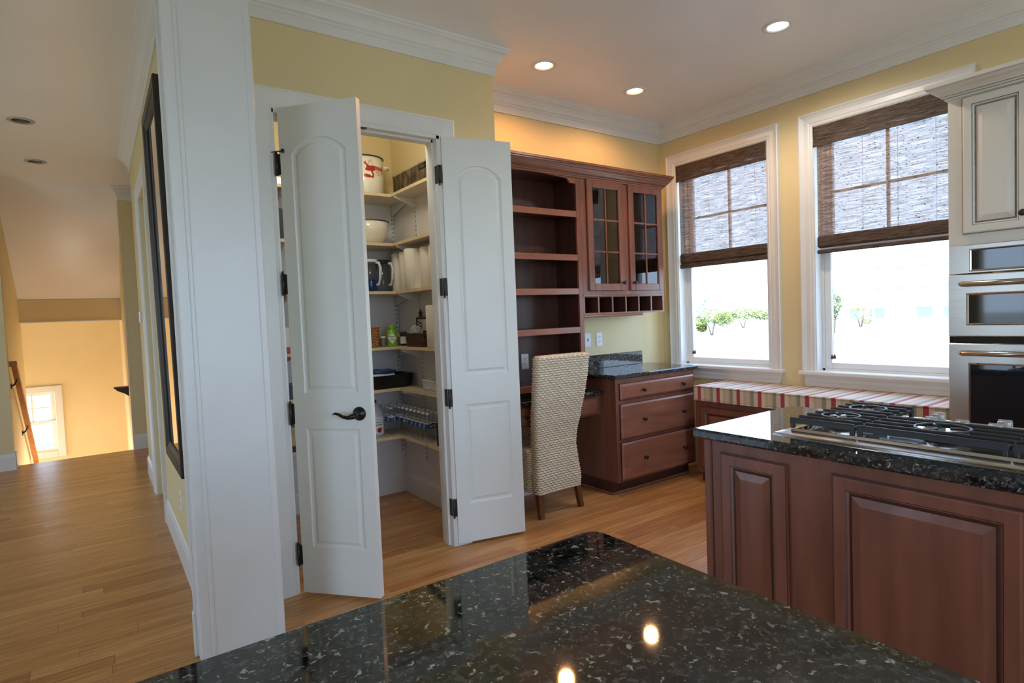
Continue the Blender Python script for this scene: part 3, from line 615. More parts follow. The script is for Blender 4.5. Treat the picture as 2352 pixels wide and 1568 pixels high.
# ------------------------------------------------------------------ windows
def casing_window(n, y0, y1, label):
    w = struct('window_%d' % n, label)
    ym = y1   # y0 < y1 ; far side y1
    CW = [(0, 0), (0.099, 0), (0.099, 0.026), (0.090, 0.030), (0.080, 0.024), (0.060, 0.018), (0.030, 0.018), (0.022, 0.014), (0.014, 0.017), (0.004, 0.014), (0, 0.010)]
    for s_, yy in ((1, y1), (-1, y0)):
        cm = MB(); cm.extr(CW, lambda p, q: (-q, yy + s_ * p, WZ[0]), lambda p, q: (-q, yy + s_ * p, WZ[1] + p)); cm.build('side_casing', TRIM, w)
    cm = MB(); cm.extr(CW, lambda p, q: (-q, y1 + p, WZ[1] + p), lambda p, q: (-q, y0 - p, WZ[1] + p)); cm.build('head_casing', TRIM, w)
    MB().box(-0.052, 0.15, y0 - 0.115, y1 + 0.115 if n == 2 else y1 + 0.10, WZ[0] - 0.026, WZ[0] + 0.004, bev=0.006).build('stool', TRIM, w)
    AP = [(0, 0.775), (0.016, 0.775), (0.016, 0.80), (0.020, 0.815), (0.020, 0.835), (0.030, 0.85), (0.032, 0.859), (0, 0.859)]
    ap = MB(); ap.extr(AP, lambda p, q: (-p, y1 + 0.08, q), lambda p, q: (-p, y0 - 0.105 + (0.859 - q) * 0.35, q)); ap.build('apron', TRIM, w)
    jb = MB(); t = 0.006
    jb.box(-0.008, 0.2, y1 - t, y1, WZ[0], WZ[1]); jb.box(-0.008, 0.2, y0, y0 + t, WZ[0], WZ[1]); jb.box(-0.008, 0.2, y0, y1, WZ[1] - t, WZ[1]); jb.build('jamb', TRIM, w)
    def sash(name, x, z0, z1, st, rt, rb):
        mb = MB(); a, b = y0 + 0.022, y1 - 0.022
        mb.box(x - 0.018, x + 0.018, a, a + st, z0, z1, bev=0.003); mb.box(x - 0.018, x + 0.018, b - st, b, z0, z1, bev=0.003)
        mb.box(x - 0.018, x + 0.018, a + st, b - st, z0, z0 + rb, bev=0.003); mb.box(x - 0.018, x + 0.018, a + st, b - st, z1 - rt, z1, bev=0.003)
        o = mb.build(name, VINYL, w)
        MB().box(x - 0.003, x + 0.003, a + st, b - st, z0 + rb, z1 - rt).build('pane', GLASS, o)
        return o, a + st, b - st, z0 + rb, z1 - rt
    fr_ = MB(); fr_.box(0.075, 0.19, y1 - 0.022, y1 - t, WZ[0], WZ[1]); fr_.box(0.075, 0.19, y0 + t, y0 + 0.022, WZ[0], WZ[1]); fr_.box(0.075, 0.19, y0, y1, WZ[0], WZ[0] + 0.018); fr_.box(0.075, 0.19, y0, y1, WZ[1] - 0.02, WZ[1]); fr_.build('frame', VINYL, w)
    sash('lower_sash', 0.10, WZ[0] + 0.018, 1.80, 0.046, 0.035, 0.042)
    o, a, b, z0, z1 = sash('upper_sash', 0.142, 1.765, WZ[1] - 0.02, 0.046, 0.04, 0.035)
    mu = MB(); ym = (a + b) / 2; zm = 2.18
    mu.box(0.132, 0.152, ym - 0.010, ym + 0.010, z0, z1, bev=0.002); mu.build('muntin', VINYL, o)
    mu = MB(); mu.box(0.132, 0.152, a, ym - 0.010, zm - 0.009, zm + 0.009, bev=0.002); mu.box(0.132, 0.152, ym + 0.010, b, zm - 0.009, zm + 0.009, bev=0.002); mu.build('muntin', VINYL, o)
    return w
casing_window(1, *W1, 'white framed double-hung window beside the desk')
casing_window(2, *W2, 'white framed double-hung window beside the oven cabinet')

def blind(y0, y1, label, second):
    t = thing('woven_shade', label, 'blind', (0.0, (y0 + y1) / 2, 2.63), 'woven shades on the kitchen windows')
    a, b = y0 + 0.004, y1 - 0.004
    N = 40
    def sheet(rows, mb):
        pr = None
        for x, z in rows:
            cur = [mb.P((x + 0.0025 * math.sin(k * 1.7 + z * 30), a + (b - a) * k / N, z + 0.002 * math.sin(k * 0.9))) for k in range(N + 1)]
            if pr:
                for k in range(N): mb.F((pr[k], cur[k], cur[k + 1], pr[k + 1]), 0, True)
            pr = cur
    v = MB(); v.box(-0.014, -0.009, a, b, 2.562, WZ[1] - 0.004); v.box(-0.014, 0.035, b - 0.004, b, 2.515, WZ[1] - 0.004); v.box(-0.016, -0.007, a, b, 2.495, 2.517); v.build('valance', REEDV, t)
    v = MB(); v.box(-0.0135, -0.0095, a, b, 2.516, 2.563); v.build('valance_edge', REEDM, t)
    MB().box(-0.006, 0.030, a + 0.004, b - 0.006, 2.59, 2.63).build('head_rail', LEGW, t)
    p = MB(); p.box(0.006, 0.010, a + 0.005, b - 0.016, 1.86, 2.60); p.build('shade_panel', REED, t)
    p = MB(); p.box(-0.014, 0.022, a + 0.004, b - 0.014, 1.775, 1.862, bev=0.012); p.build('bottom_fold', REEDV, t)
    p = MB(); p.box(-0.008, 0.006, a + 0.004, b - 0.012, 1.735, 1.775 if not second else 1.762, bev=0.006); p.build('bottom_rail', REEDV, t)
    c = MB()
    for f in (0.12, 0.37, 0.62, 0.87): c.tube([(0.002, a + (b - a) * f, 1.86), (0.002, a + (b - a) * f, 2.52)], 0.0007, 5)
    c.build('lift_cord', LEGW, t)
    c = MB(); yy = b - (0.066 if second else 0.07)
    c.tube([(0.066, yy, 2.5), (0.070, yy - 0.004, 1.5), (0.068, yy - 0.008, 1.0)], 0.0014, 5); c.tube([(0.066, yy - 0.012, 2.5), (0.070, yy - 0.012, 1.5), (0.068, yy - 0.018, 1.0)], 0.0014, 5); c.build('pull_cord', PLATE, t)
    c = MB(); c.lathe([(0.003, 0.030), (0.007, 0.022), (0.010, 0.006), (0.009, 0.0), (0.004, -0.003)], (0.068, yy - 0.006, 0.975), 10); c.lathe([(0.003, 0.030), (0.007, 0.022), (0.010, 0.006), (0.009, 0.0), (0.004, -0.003)], (0.068, yy - 0.024, 0.978), 10); c.build('cord_pull', LEGW, t)
blind(*W1, 'brown woven reed shade half down in the window beside the desk', False)
blind(*W2, 'brown woven reed shade half down in the window beside the ovens', True)

# stair window
swn = struct('window_3', 'small white stair window low on the yellow wall')
cm = MB(); x0, x1, z0, z1 = SW
cm.box(x0 - 0.09, x0, 6.975, 7.0, z0 - 0.09, z1 + 0.09, bev=0.005); cm.box(x1, x1 + 0.09, 6.975, 7.0, z0 - 0.09, z1 + 0.09, bev=0.005); cm.box(x0, x1, 6.975, 7.0, z1, z1 + 0.09, bev=0.005); cm.box(x0, x1, 6.975, 7.0, z0 - 0.09, z0, bev=0.005); cm.build('casing', TRIM, swn)
for nm, za, zb, yy in (('lower_sash', z0, 0.14, 7.05), ('upper_sash', 0.11, z1, 7.085)):
    sm2 = MB(); sm2.box(x0, x0 + 0.05, yy - 0.02, yy + 0.02, za, zb); sm2.box(x1 - 0.05, x1, yy - 0.02, yy + 0.02, za, zb); sm2.box(x0 + 0.05, x1 - 0.05, yy - 0.02, yy + 0.02, za, za + 0.04); sm2.box(x0 + 0.05, x1 - 0.05, yy - 0.02, yy + 0.02, zb - 0.04, zb)
    o = sm2.build(nm, VINYL, swn); MB().box(x0 + 0.05, x1 - 0.05, yy - 0.003, yy + 0.003, za + 0.04, zb - 0.04).build('pane', GLASS, o)
    if nm == 'upper_sash':
        mu = MB(); mu.box(-5.07, -5.05, yy - 0.01, yy + 0.01, za + 0.04, zb - 0.04); mu.build('muntin', VINYL, o)
        mu = MB(); mu.box(x0 + 0.05, -5.07, yy - 0.01, yy + 0.01, 0.325, 0.345); mu.box(-5.05, x1 - 0.05, yy - 0.01, yy + 0.01, 0.325, 0.345); mu.build('muntin', VINYL, o)

# ------------------------------------------------------------------ built-in bookcase, glass cabinet, desk
YB = -0.30
BX0, BX1 = -2.150, -1.258
bk = thing('bookcase', 'tall cherry bookcase with open shelves and arched valance behind the wicker chair', 'bookcase', (-1.7, 0, 0.83))
for nm, xa, xb in (('side_panel', BX0, BX0 + 0.02), ('side_panel', BX1 - 0.02, BX1)):
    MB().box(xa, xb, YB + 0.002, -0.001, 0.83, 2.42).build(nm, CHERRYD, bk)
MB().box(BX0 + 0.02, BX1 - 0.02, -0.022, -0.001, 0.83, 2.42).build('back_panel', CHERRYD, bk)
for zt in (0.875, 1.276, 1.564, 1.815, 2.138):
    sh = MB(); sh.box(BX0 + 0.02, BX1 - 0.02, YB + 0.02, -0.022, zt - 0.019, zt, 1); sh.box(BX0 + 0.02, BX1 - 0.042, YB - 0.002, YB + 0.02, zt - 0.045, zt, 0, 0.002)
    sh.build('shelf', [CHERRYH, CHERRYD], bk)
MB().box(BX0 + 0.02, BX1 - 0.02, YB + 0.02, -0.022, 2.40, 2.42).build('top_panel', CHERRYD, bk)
ff = MB(); ff.box(BX0, BX0 + 0.042, YB - 0.004, YB + 0.016, 0.80, 2.40, bev=0.002); ff.build('stile', CHERRY, bk)
ff = MB(); ff.box(BX1 - 0.042, BX1, YB - 0.004, YB + 0.016, 0.80, 2.40, bev=0.002); ff.build('stile', CHERRY, bk)
va = MB(fy(YB + 0.014)); u0, u1 = BX0 + 0.042, BX1 - 0.042
pts = [(u1, 2.40), (u0, 2.40), (u0, 2.342), (u0 + 0.055, 2.342), (u0 + 0.06, 2.352), (u0 + 0.075, 2.362), (u0 + 0.08, 2.372)]
for k in range(9):
    f = k / 8; pts.append((u0 + 0.10 + (u1 - u0 - 0.20) * f, 2.374 + 0.012 * math.sin(PI * f)))
pts += [(u1 - 0.08, 2.372), (u1 - 0.075, 2.362), (u1 - 0.06, 2.352), (u1 - 0.055, 2.342), (u1, 2.342)]
va.extr(pts, lambda p, q: (p, q, 0), lambda p, q: (p, q, 0.018)); va.build('valance', CHERRYH, bk)
def plate(name, label, cat, c, nrm, kind):
    t = thing(name, label, cat, c)
    u = {'-y': (1, 0, 0), '-x': (0, -1, 0)}[nrm]; w = {'-y': (0, -1, 0), '-x': (-1, 0, 0)}[nrm]
    M = frame(c, u, (0, 0, 1), w)
    p = MB(M); p.rings(rect(-0.035, 0.035, -0.0575, 0.0575), [(0, 0, 0), (0, 0.003, 0), (0.003, 0.006, 0)]); p.build('cover_plate', PLATE, t)
    q = MB(M)
    if kind == 'switch':
        q.box(-0.006, 0.006, -0.012, 0.012, 0.006, 0.008, 0); q.build('slot', SLOT, t)
        q = MB(M); q.box(-0.004, 0.004, -0.010, 0.002, 0.006, 0.018); q.build('toggle', PLATE, t)
    else:
        for s_ in (-1, 1):
            q = MB(M); q.lathe([(0.017, 0.0055), (0.017, 0.0075)], (0, s_ * 0.0195, 0), 16); o = q.build('socket', PLATE, t)
            q = MB(M); z_ = s_ * 0.0195
            q.box(-0.008, -0.005, z_ - 0.002, z_ + 0.008, 0.0075, 0.0082); q.box(0.005, 0.008, z_ - 0.002, z_ + 0.008, 0.0075, 0.0082); q.box(-0.003, 0.003, z_ - 0.011, z_ - 0.006, 0.0075, 0.0082); q.build('slots', SLOT, o)
    return t
plate('wall_outlet', 'white outlet plate on the back panel inside the bookcase', 'outlet', (-1.625, -0.022, 1.028), '-y', 'outlet')
plate('light_switch', 'white toggle switch plate below the mail slots', 'switch', (-0.952, 0, 1.152), '-y', 'switch')
plate('wall_outlet', 'white outlet plate right of the toggle switch above the backsplash', 'outlet', (-0.821, 0, 1.152), '-y', 'outlet')
plate('wall_outlet', 'white outlet plate on the hall wall below the mirror', 'outlet', (XM, 0.30, 0.385), '-x', 'outlet')
th = thing('thermostat', 'small white thermostat at the far end of the hall wall', 'thermostat', (XM, 2.70, 1.50)); MB(frame((XM, 2.70, 1.50), (0, -1, 0), (0, 0, 1), (-1, 0, 0))).box(-0.05, 0.05, -0.05, 0.05, 0, 0.022, bev=0.006).build('housing', PLATE, th)
pq = MB(frame((XM, 2.70, 1.50), (0, -1, 0), (0, 0, 1), (-1, 0, 0))); pq.box(-0.03, 0.03, -0.005, 0.03, 0.021, 0.023); pq.build('display', GREYK, th)

# crown along bookcase and glass cabinet
GX0, GX1 = -1.258, -0.340
KP = [(0, 2.385), (0.008, 2.385), (0.010, 2.395), (0.016, 2.398), (0.018, 2.405), (0.022, 2.410), (0.036, 2.420), (0.050, 2.437), (0.062, 2.455), (0.066, 2.458), (0.066, 2.466), (0.074, 2.470), (0.074, 2.482), (0, 2.482)]
kt = thing('cabinet_crown', 'dark cherry crown molding across bookcase and glass cabinet', 'molding', (-1.2, YB, 2.385))
kc = MB(); kc.extr(KP, lambda p, q: (BX0, YB - 0.006 - p, q), lambda p, q: (GX1 + p, YB - 0.006 - p, q), 0); kc.build('front_molding', CHERRYH, kt)
kc = MB(); kc.extr(KP, lambda p, q: (GX1 + p, YB - 0.006 - p, q), lambda p, q: (GX1 + p, 0, q), 0); kc.build('side_molding', CHERRYH, kt)
kc = MB(); kc.box(BX0, GX1 + 0.0745, YB - 0.0805, -0.0, 2.4815, 2.484); kc.box(BX0, GX1 + 0.026, YB - 0.031, YB, 2.4065, 2.4095); kc.box(BX0, GX1 + 0.045, YB - 0.0495, YB, 2.4275, 2.4295); kc.box(BX0, GX1 + 0.016, YB - 0.0205, YB, 2.396, 2.3985); kc.box(BX0, GX1 + 0.059, YB - 0.0635, YB, 2.4435, 2.4455); kc.box(BX0, GX1 + 0.070, YB - 0.0745, YB, 2.457, 2.4582); kc.build('glaze_line', GLAZE, kt)
# glass cabinet
gt = thing('glass_cabinet', 'cherry wall cabinet with two six-pane glass doors', 'cabinet', (-0.8, 0, 1.52))
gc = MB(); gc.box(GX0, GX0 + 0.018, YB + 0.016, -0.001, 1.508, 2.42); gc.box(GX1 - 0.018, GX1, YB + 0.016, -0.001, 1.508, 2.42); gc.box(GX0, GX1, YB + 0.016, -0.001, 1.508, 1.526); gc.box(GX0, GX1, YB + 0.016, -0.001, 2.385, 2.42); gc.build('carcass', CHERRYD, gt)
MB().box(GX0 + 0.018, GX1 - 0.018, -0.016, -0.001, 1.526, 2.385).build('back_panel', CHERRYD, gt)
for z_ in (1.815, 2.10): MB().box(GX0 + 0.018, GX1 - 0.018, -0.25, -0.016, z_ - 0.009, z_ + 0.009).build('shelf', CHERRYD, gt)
gf = MB(); yA, yB_ = YB - 0.004, YB + 0.016
gf.box(GX0, GX0 + 0.052, yA, yB_, 1.508, 2.42); gf.box(GX1 - 0.04, GX1, yA, yB_, 1.508, 2.42); gf.box(-0.815, -0.75, yA, yB_, 1.545, 2.385); gf.box(GX0 + 0.052, GX1 - 0.04, yA, yB_, 1.508, 1.546); gf.box(GX0 + 0.052, GX1 - 0.04, yA, yB_, 2.382, 2.42); gf.build('face_frame', CHERRY, gt)
def knob(M, parent, r=0.015, label=None, mat=None):
    k = MB(M); k.lathe([(0.008, 0.0), (0.007, 0.004), (0.0055, 0.012), (0.008, 0.016), (r, 0.021), (r, 0.025), (r * 0.7, 0.029), (0.002, 0.030)], (0, 0, 0), 14)
    return k.build('knob', mat or BRONZE, parent, label)
for xa, xb, kx in ((-1.205, -0.818, -0.845), (-0.757, -0.362, -0.725)):
    da = MB(fy(YB - 0.004)); z0, z1 = 1.543, 2.384; fwid = 0.056; T = 0.019
    # frame made of four members with a stepped outer edge
    for q in ((xa, xa + fwid, z0, z1), (xb - fwid, xb, z0, z1), (xa + fwid, xb - fwid, z0, z0 + fwid), (xa + fwid, xb - fwid, z1 - fwid, z1)): da.box(q[0], q[1], q[2], q[3], 0.0005, T, 0, 0.004)
    ia, ib, ja, jb_ = xa + fwid, xb - fwid, z0 + fwid, z1 - fwid
    mw = 0.007; xm = (ia + ib) / 2
    for q in ((ia, ia + 0.006, ja, jb_), (ib - 0.006, ib, ja, jb_)): da.box(*q, 0.003, T - 0.006, 1)
    da.box(xm - mw, xm + mw, ja, jb_, 0.004, T - 0.002, 0, 0.004)
    zs = [ja + (jb_ - ja) * k / 3 for k in range(4)]
    for zz in zs[1:3]: da.box(ia, xm - mw, zz - mw, zz + mw, 0.004, T - 0.003, 0, 0.004); da.box(xm + mw, ib, zz - mw, zz + mw, 0.004, T - 0.003, 0, 0.004)
    do = da.build('door', [CHERRY, GLAZE], gt)
    for k in range(3):
        for pa, pb_ in ((ia, xm - mw), (xm + mw, ib)):
            pn = MB(fy(YB - 0.004)); pn.box(pa, pb_, zs[k], zs[k + 1], 0.006, 0.008); pn.build('pane', CABGL, do)
    knob(frame((kx, YB - 0.004 - T, 1.606), (1, 0, 0), (0, 0, 1), (0, -1, 0)), do, 0.016)
# mail slots
mt_ = thing('mail_organizer', 'row of six cherry mail slots under the glass doors', 'organizer', (-0.8, 0, 1.36))
mo = MB(); mo.box(GX0, GX1, YB, -0.001, 1.496, 1.508); mo.box(GX0, GX1, YB - 0.002, -0.001, 1.362, 1.376); mo.box(GX0, GX0 + 0.016, YB, -0.001, 1.376, 1.496); mo.box(GX1 - 0.018, GX1, YB, -0.001, 1.376, 1.496); mo.build('case', CHERRY, mt_)
MB().box(GX0 + 0.016, GX1 - 0.018, -0.014, -0.001, 1.376, 1.496).build('back_panel', CHERRYD, mt_)
MB().box(GX0, GX1, YB - 0.008, YB, 1.500, 1.514, bev=0.003).build('rail', CHERRYH, mt_)
for k in range(1, 6):
    xx = GX0 + 0.008 + (GX1 - GX0 - 0.017) * k / 6
    dv = MB(); dv.box(xx - 0.007, xx + 0.007, YB + 0.004, -0.014, 1.376, 1.496, 1); dv.box(xx - 0.0075, xx + 0.0075, YB - 0.001, YB + 0.004, 1.376, 1.496, 0); dv.build('divider', [CHERRY, CHERRYD], mt_)
lr = MB(); lr.box(GX0, -0.60, YB - 0.004, YB + 0.03, 1.342, 1.362, bev=0.005); lr.build('light_rail', CHERRYH, mt_)
sp_ = MB(); sp_.box(GX1, GX1 + 0.012, -0.25, -0.03, 1.37, 2.38); sp_.build('side_panel', CHERRY, gt)
knob(frame((GX1 + 0.012, -0.17, 1.466), (0, 1, 0), (0, 0, 1), (1, 0, 0)), gt, 0.012)

def raised(mb, u0, u1, v0, v1, fr=0.055, T=0.019, g=1, groove=True):
    """frame-and-raised-panel front standing proud of w=0 (materials 0 wood, 1 glaze)"""
    st = [(0, 0, 0), (0, T - 0.007, 0), (0.003, T - 0.007, g), (0.005, T - 0.002, 0), (0.010, T, 0), (fr - 0.010, T, 0), (fr - 0.007, T - 0.004, g), (fr - 0.004, T - 0.004, 0), (fr, T - 0.010, 0), (fr + 0.006, T - 0.011, g), (fr + 0.008, T - 0.009, g), (fr + 0.034, T - 0.0015, 0)]
    mb.rings(rect(u0, u1, v0, v1), st, fill=True)
# desk drawer cabinet
CF = -0.512; CX0, CX1 = -1.165, -0.250
dc = thing('drawer_cabinet', 'cherry three-drawer cabinet under the granite desk counter', 'cabinet', (-0.7, -0.25, 0))
cb = MB(); cb.box(CX0, CX1, CF + 0.018, -0.001, 0.10, 0.876); cb.box(CX0, CX1, CF, CF + 0.018, 0.10, 0.876); cb.build('carcass', CHERRY, dc)
tk = MB(); tk.box(CX0 + 0.02, CX1 - 0.005, CF + 0.07, -0.002, 0.0, 0.10); tk.box(CX0 - 0.0, CX0 + 0.02, CF + 0.055, -0.002, 0.0, 0.10); tk.build('toe_kick', GLAZE, dc)
tk = MB(); tk.box(CX0 - 0.012, CX1, CF + 0.050, CF + 0.07, 0, 0.018, bev=0.006); tk.box(CX0 - 0.012, CX0 + 0.0, CF + 0.062, -0.002, 0, 0.018, bev=0.006); tk.build('shoe_molding', CHERRYH, dc)
for z0, z1, ks in ((0.716, 0.842, 0.777), (0.420, 0.688, 0.552), (0.110, 0.398, 0.256)):
    dr = MB(fy(CF)); x0, x1 = -1.130, -0.268
    dr.rings(rect(x0, x1, z0, z1), [(0, 0, 0), (0, 0.010, 1), (0.003, 0.010, 1), (0.006, 0.014, 0), (0.016, 0.0195, 0), (0.020, 0.020, 0)], fill=True)
    o = dr.build('drawer', [CHERRYH, GLAZE], dc)
    for kx in (-0.889, -0.424): knob(frame((kx, CF - 0.020, ks), (1, 0, 0), (0, 0, 1), (0, -1, 0)), o, 0.016)
ct = MB(); ct.box(-1.195, -0.222, -0.542, 0.0, 0.879, 0.910, bev=0.007); tag(ct.build('desk_countertop', GRAN), 'black granite counter on the three-drawer cabinet', 'countertop')
bs = MB(); bs.box(-1.255, -0.314, -0.020, -0.0005, 0.9105, 1.022, bev=0.002); tag(bs.build('backsplash', GRAN), 'low black granite backsplash on the yellow wall', 'backsplash')
# lower desk between cabinet and pantry wall
ld = thing('knee_desk', 'lower cherry desk with a shallow drawer behind the wicker chair', 'desk', (-1.65, -0.2, 0))
MB().box(-2.150, -1.165, -0.352, -0.001, 0.605, 0.752).build('apron', CHERRY, ld)
dr = MB(fy(-0.352)); dr.rings(rect(-2.10, -1.20, 0.615, 0.742), [(0, 0, 0), (0, 0.008, 1), (0.004, 0.012, 0), (0.014, 0.018, 0)], fill=True); o = dr.build('drawer', [CHERRYH, GLAZE], ld)
for kx in (-1.90, -1.45): knob(frame((kx, -0.37, 0.68), (1, 0, 0), (0, 0, 1), (0, -1, 0)), o, 0.016)
MB().box(-2.150, -2.13, -0.34, -0.001, 0.0, 0.605).build('end_panel', CHERRYD, ld)
ct = MB(); ct.box(-2.152, -1.166, -0.392, 0.0, 0.755, 0.788, bev=0.007); tag(ct.build('desk_slab', GRAN), 'lower black granite desk slab behind the wicker chair', 'countertop')
ps = thing('desk_pedestal', 'dark cherry panel closing the left side of the desk', 'panel', (-2.1, -0.2, 0)); MB().box(-2.128, -1.95, -0.24, -0.002, 0.0, 0.60, bev=0.002).build('panel', CHERRYD, ps)
rp = MB(fy(-0.24)); raised(rp, -2.12, -1.96, 0.08, 0.585, fr=0.03); rp.build('door', [CHERRY, GLAZE], ps)

# ------------------------------------------------------------------ window bench
bb = thing('window_bench', 'dark cherry bench base below the windows', 'bench', (-0.25, -1.4, 0))
MB().box(-0.425, -0.001, -2.415, -0.660, 0.085, 0.655).build('carcass', CHERRY, bb)
MB().box(-0.36, -0.002, -2.41, -0.665, 0, 0.085).build('toe_kick', GLAZE, bb)
for ya, yb2 in ((-0.71, -1.22), (-1.27, -1.80), (-1.85, -2.38)):
    rp = MB(fx(-0.425)); raised(rp, -ya, -yb2, 0.13, 0.61); rp.build('panel', [CHERRY, GLAZE], bb)
cu = thing('bench_cushion', 'long striped bench cushion in red, tan and green', 'cushion', (-0.25, -1.4, 0.656))
cm = MB(); nU, nV = 60, 12
ya, yb2 = -0.656, -2.412
cm.box(-0.455, -0.006, yb2, ya, 0.657, 0.772, bev=0.014)
o = cm.build('cover', STRIPE, cu)
for zz in (0.767, 0.662):
    q = MB(); q.tube([(-0.452, ya - 0.004, zz), (-0.452, -0.9, zz), (-0.453, -1.6, zz), (-0.452, yb2 + 0.004, zz)], 0.0055, 8); q.build('piping', STRIPE, cu)

# ------------------------------------------------------------------ cooktop island
ix0, ix1, iy0, iy1 = -2.394, -1.667, -4.05, -2.130
il = thing('island_cabinet', 'cherry island base with raised panels below the cooktop', 'island', (-2.0, -3.0, 0))
MB().box(ix0 + 0.036, ix1 - 0.03, iy0, iy1 - 0.036, 0.0, 0.876).build('carcass', CHERRY, il)
po = MB(); po.box(ix0 + 0.030, ix0 + 0.05, iy1 - 0.062, iy1 - 0.030, 0, 0.876, bev=0.006); po.box(ix0 + 0.034, ix0 + 0.04, iy1 - 0.066, iy1 - 0.0625, 0, 0.876, 1); po.build('corner_post', [CHERRY, GLAZE], il)
for ya, yb2 in ((-2.240, -2.497), (-2.650, -3.130), (-3.285, -3.765)):
    rp = MB(fx(ix0 + 0.036)); raised(rp, -ya, -yb2, 0.12, 0.833, fr=0.052, T=0.020); rp.build('panel', [CHERRY, GLAZE], il)
ct = MB(); ct.box(ix0, ix1, iy0, iy1, 0.877, 0.914, bev=0.008); tag(ct.build('island_countertop', GRAN), 'black granite island counter holding the gas cooktop', 'countertop')
# cooktop
ck = thing('gas_cooktop', 'stainless gas cooktop with black cast-iron grates on the island', 'cooktop', (-2.0, -2.85, 0.914))
kx0, kx1, ky0, ky1 = -2.290, -1.690, -3.315, -2.405
tr_ = MB(frame((0, 0, 0.914), (1, 0, 0), (0, 1, 0), (0, 0, 1)))
tr_.rings(rect(kx0, kx1, ky0, ky1), [(0, 0.0005, 0), (0, 0.004, 0), (0.004, 0.007, 0), (0.045, 0.013, 0), (0.058, 0.020, 0), (0.066, 0.020, 0), (0.074, 0.011, 0), (0.085, 0.010, 0)], fill=True)
tr_.build('tray', STEELP, ck)
def rframe(mb, x0, x1, y0, y1, z0, z1, t):
    o = [(x0, y0), (x1, y0), (x1, y1), (x0, y1)]; n_ = [(x0 + t, y0 + t), (x1 - t, y0 + t), (x1 - t, y1 - t), (x0 + t, y1 - t)]
    A = [[mb.P((*p, z)) for p in r] for r in (o, n_) for z in (z0, z1)]
    for i in range(4):
        k = (i + 1) % 4
        mb.F((A[0][i], A[0][k], A[1][k], A[1][i])); mb.F((A[1][i], A[1][k], A[3][k], A[3][i])); mb.F((A[3][i], A[3][k], A[2][k], A[2][i])); mb.F((A[2][i], A[2][k], A[0][k], A[0][i]))
def grate(xa, xb, ya, yb2, nb, rings_, label):
    zt = 0.966; g = MB(); rframe(g, xa - 0.006, xb + 0.006, yb2 - 0.004, ya + 0.004, zt - 0.021, zt - 0.010, 0.010); fr_ = g.build('grate', GRATE, ck, label)
    for xx in (xa, xb):
        for yy in (ya - 0.004, yb2 + 0.004): g = MB(); g.box(xx - 0.007, xx + 0.007, yy - 0.007, yy + 0.007, 0.926, zt - 0.019, 0, 0.002); g.build('grate_foot', GRATE, fr_)
    for k in range(nb):
        xx = xa + (xb - xa) * k / (nb - 1); hgt = 0.022 if k in (0, nb - 1) else 0.014
        segs = [(yb2 - 0.006, ya + 0.006)]
        for cx, cy, r in rings_:
            ns = []
            for s0, s1 in segs:
                dx = abs(xx - cx)
                if dx < r * 0.92:
                    h = math.sqrt(max(r * r - dx * dx, 0)); lo, hi = cy - h, cy + h
                    if lo > s0: ns.append((s0, min(lo, s1)))
                    if hi < s1: ns.append((max(hi, s0), s1))
                else: ns.append((s0, s1))
            segs = ns
        for s0, s1 in segs:
            if s1 - s0 > 0.012: g = MB(); g.box(xx - 0.0055, xx + 0.0055, s0, s1, zt - hgt, zt, 0, 0.004); g.build('grate_bar', GRATE, fr_)
    for cx, cy, r in rings_:
        g = MB(); g.tube([(cx + r * math.cos(t * PI / 14), cy + r * math.sin(t * PI / 14), zt - 0.004) for t in range(28)], 0.0048, 6, closed=True); g.build('burner_ring', GRATE, fr_)
        for t in range(3):
            a_ = t * 2 * PI / 3 + 0.6; g = MB(); g.tube([(cx + r * math.cos(a_), cy + r * math.sin(a_), zt - 0.004), (cx + 0.5 * (r + 0.02) * math.cos(a_ + .25), cy + 0.5 * (r + 0.02) * math.sin(a_ + .25), zt - 0.003), (cx + 0.020 * math.cos(a_), cy + 0.020 * math.sin(a_), zt - 0.004)], 0.0045, 6); g.build('ring_arm', GRATE, fr_)
        b_ = MB(); b_.lathe([(0.055, 0.924), (0.052, 0.930), (0.040, 0.934), (0.040, 0.940), (0.036, 0.946), (0.010, 0.947)], (cx, cy, 0), 20); b_.build('burner', BLACK, ck)
grate(-2.195, -1.712, -2.425, -2.640, 9, ((-2.045, -2.529, 0.062), (-1.827, -2.529, 0.062)), None)
grate(-2.195, -1.955, -2.657, -3.050, 5, ((-2.062, -2.853, 0.075),), None)
grate(-2.195, -1.712, -3.067, -3.290, 9, ((-2.045, -3.18, 0.062), (-1.827, -3.18, 0.062)), None)
for cx, cy in ((-1.810, -2.760), (-1.828, -2.952), (-1.912, -2.770), (-1.912, -2.860), (-1.915, -2.950)):
    k = MB(); k.lathe([(0.026, 0.922), (0.026, 0.928), (0.019, 0.930), (0.020, 0.962), (0.017, 0.966), (0.004, 0.967)], (cx, cy, 0), 18); k.box(cx - 0.004, cx + 0.004, cy - 0.019, cy + 0.019, 0.964, 0.970, 0, 0.002)
    k.build('control_knob', GREYK, ck)

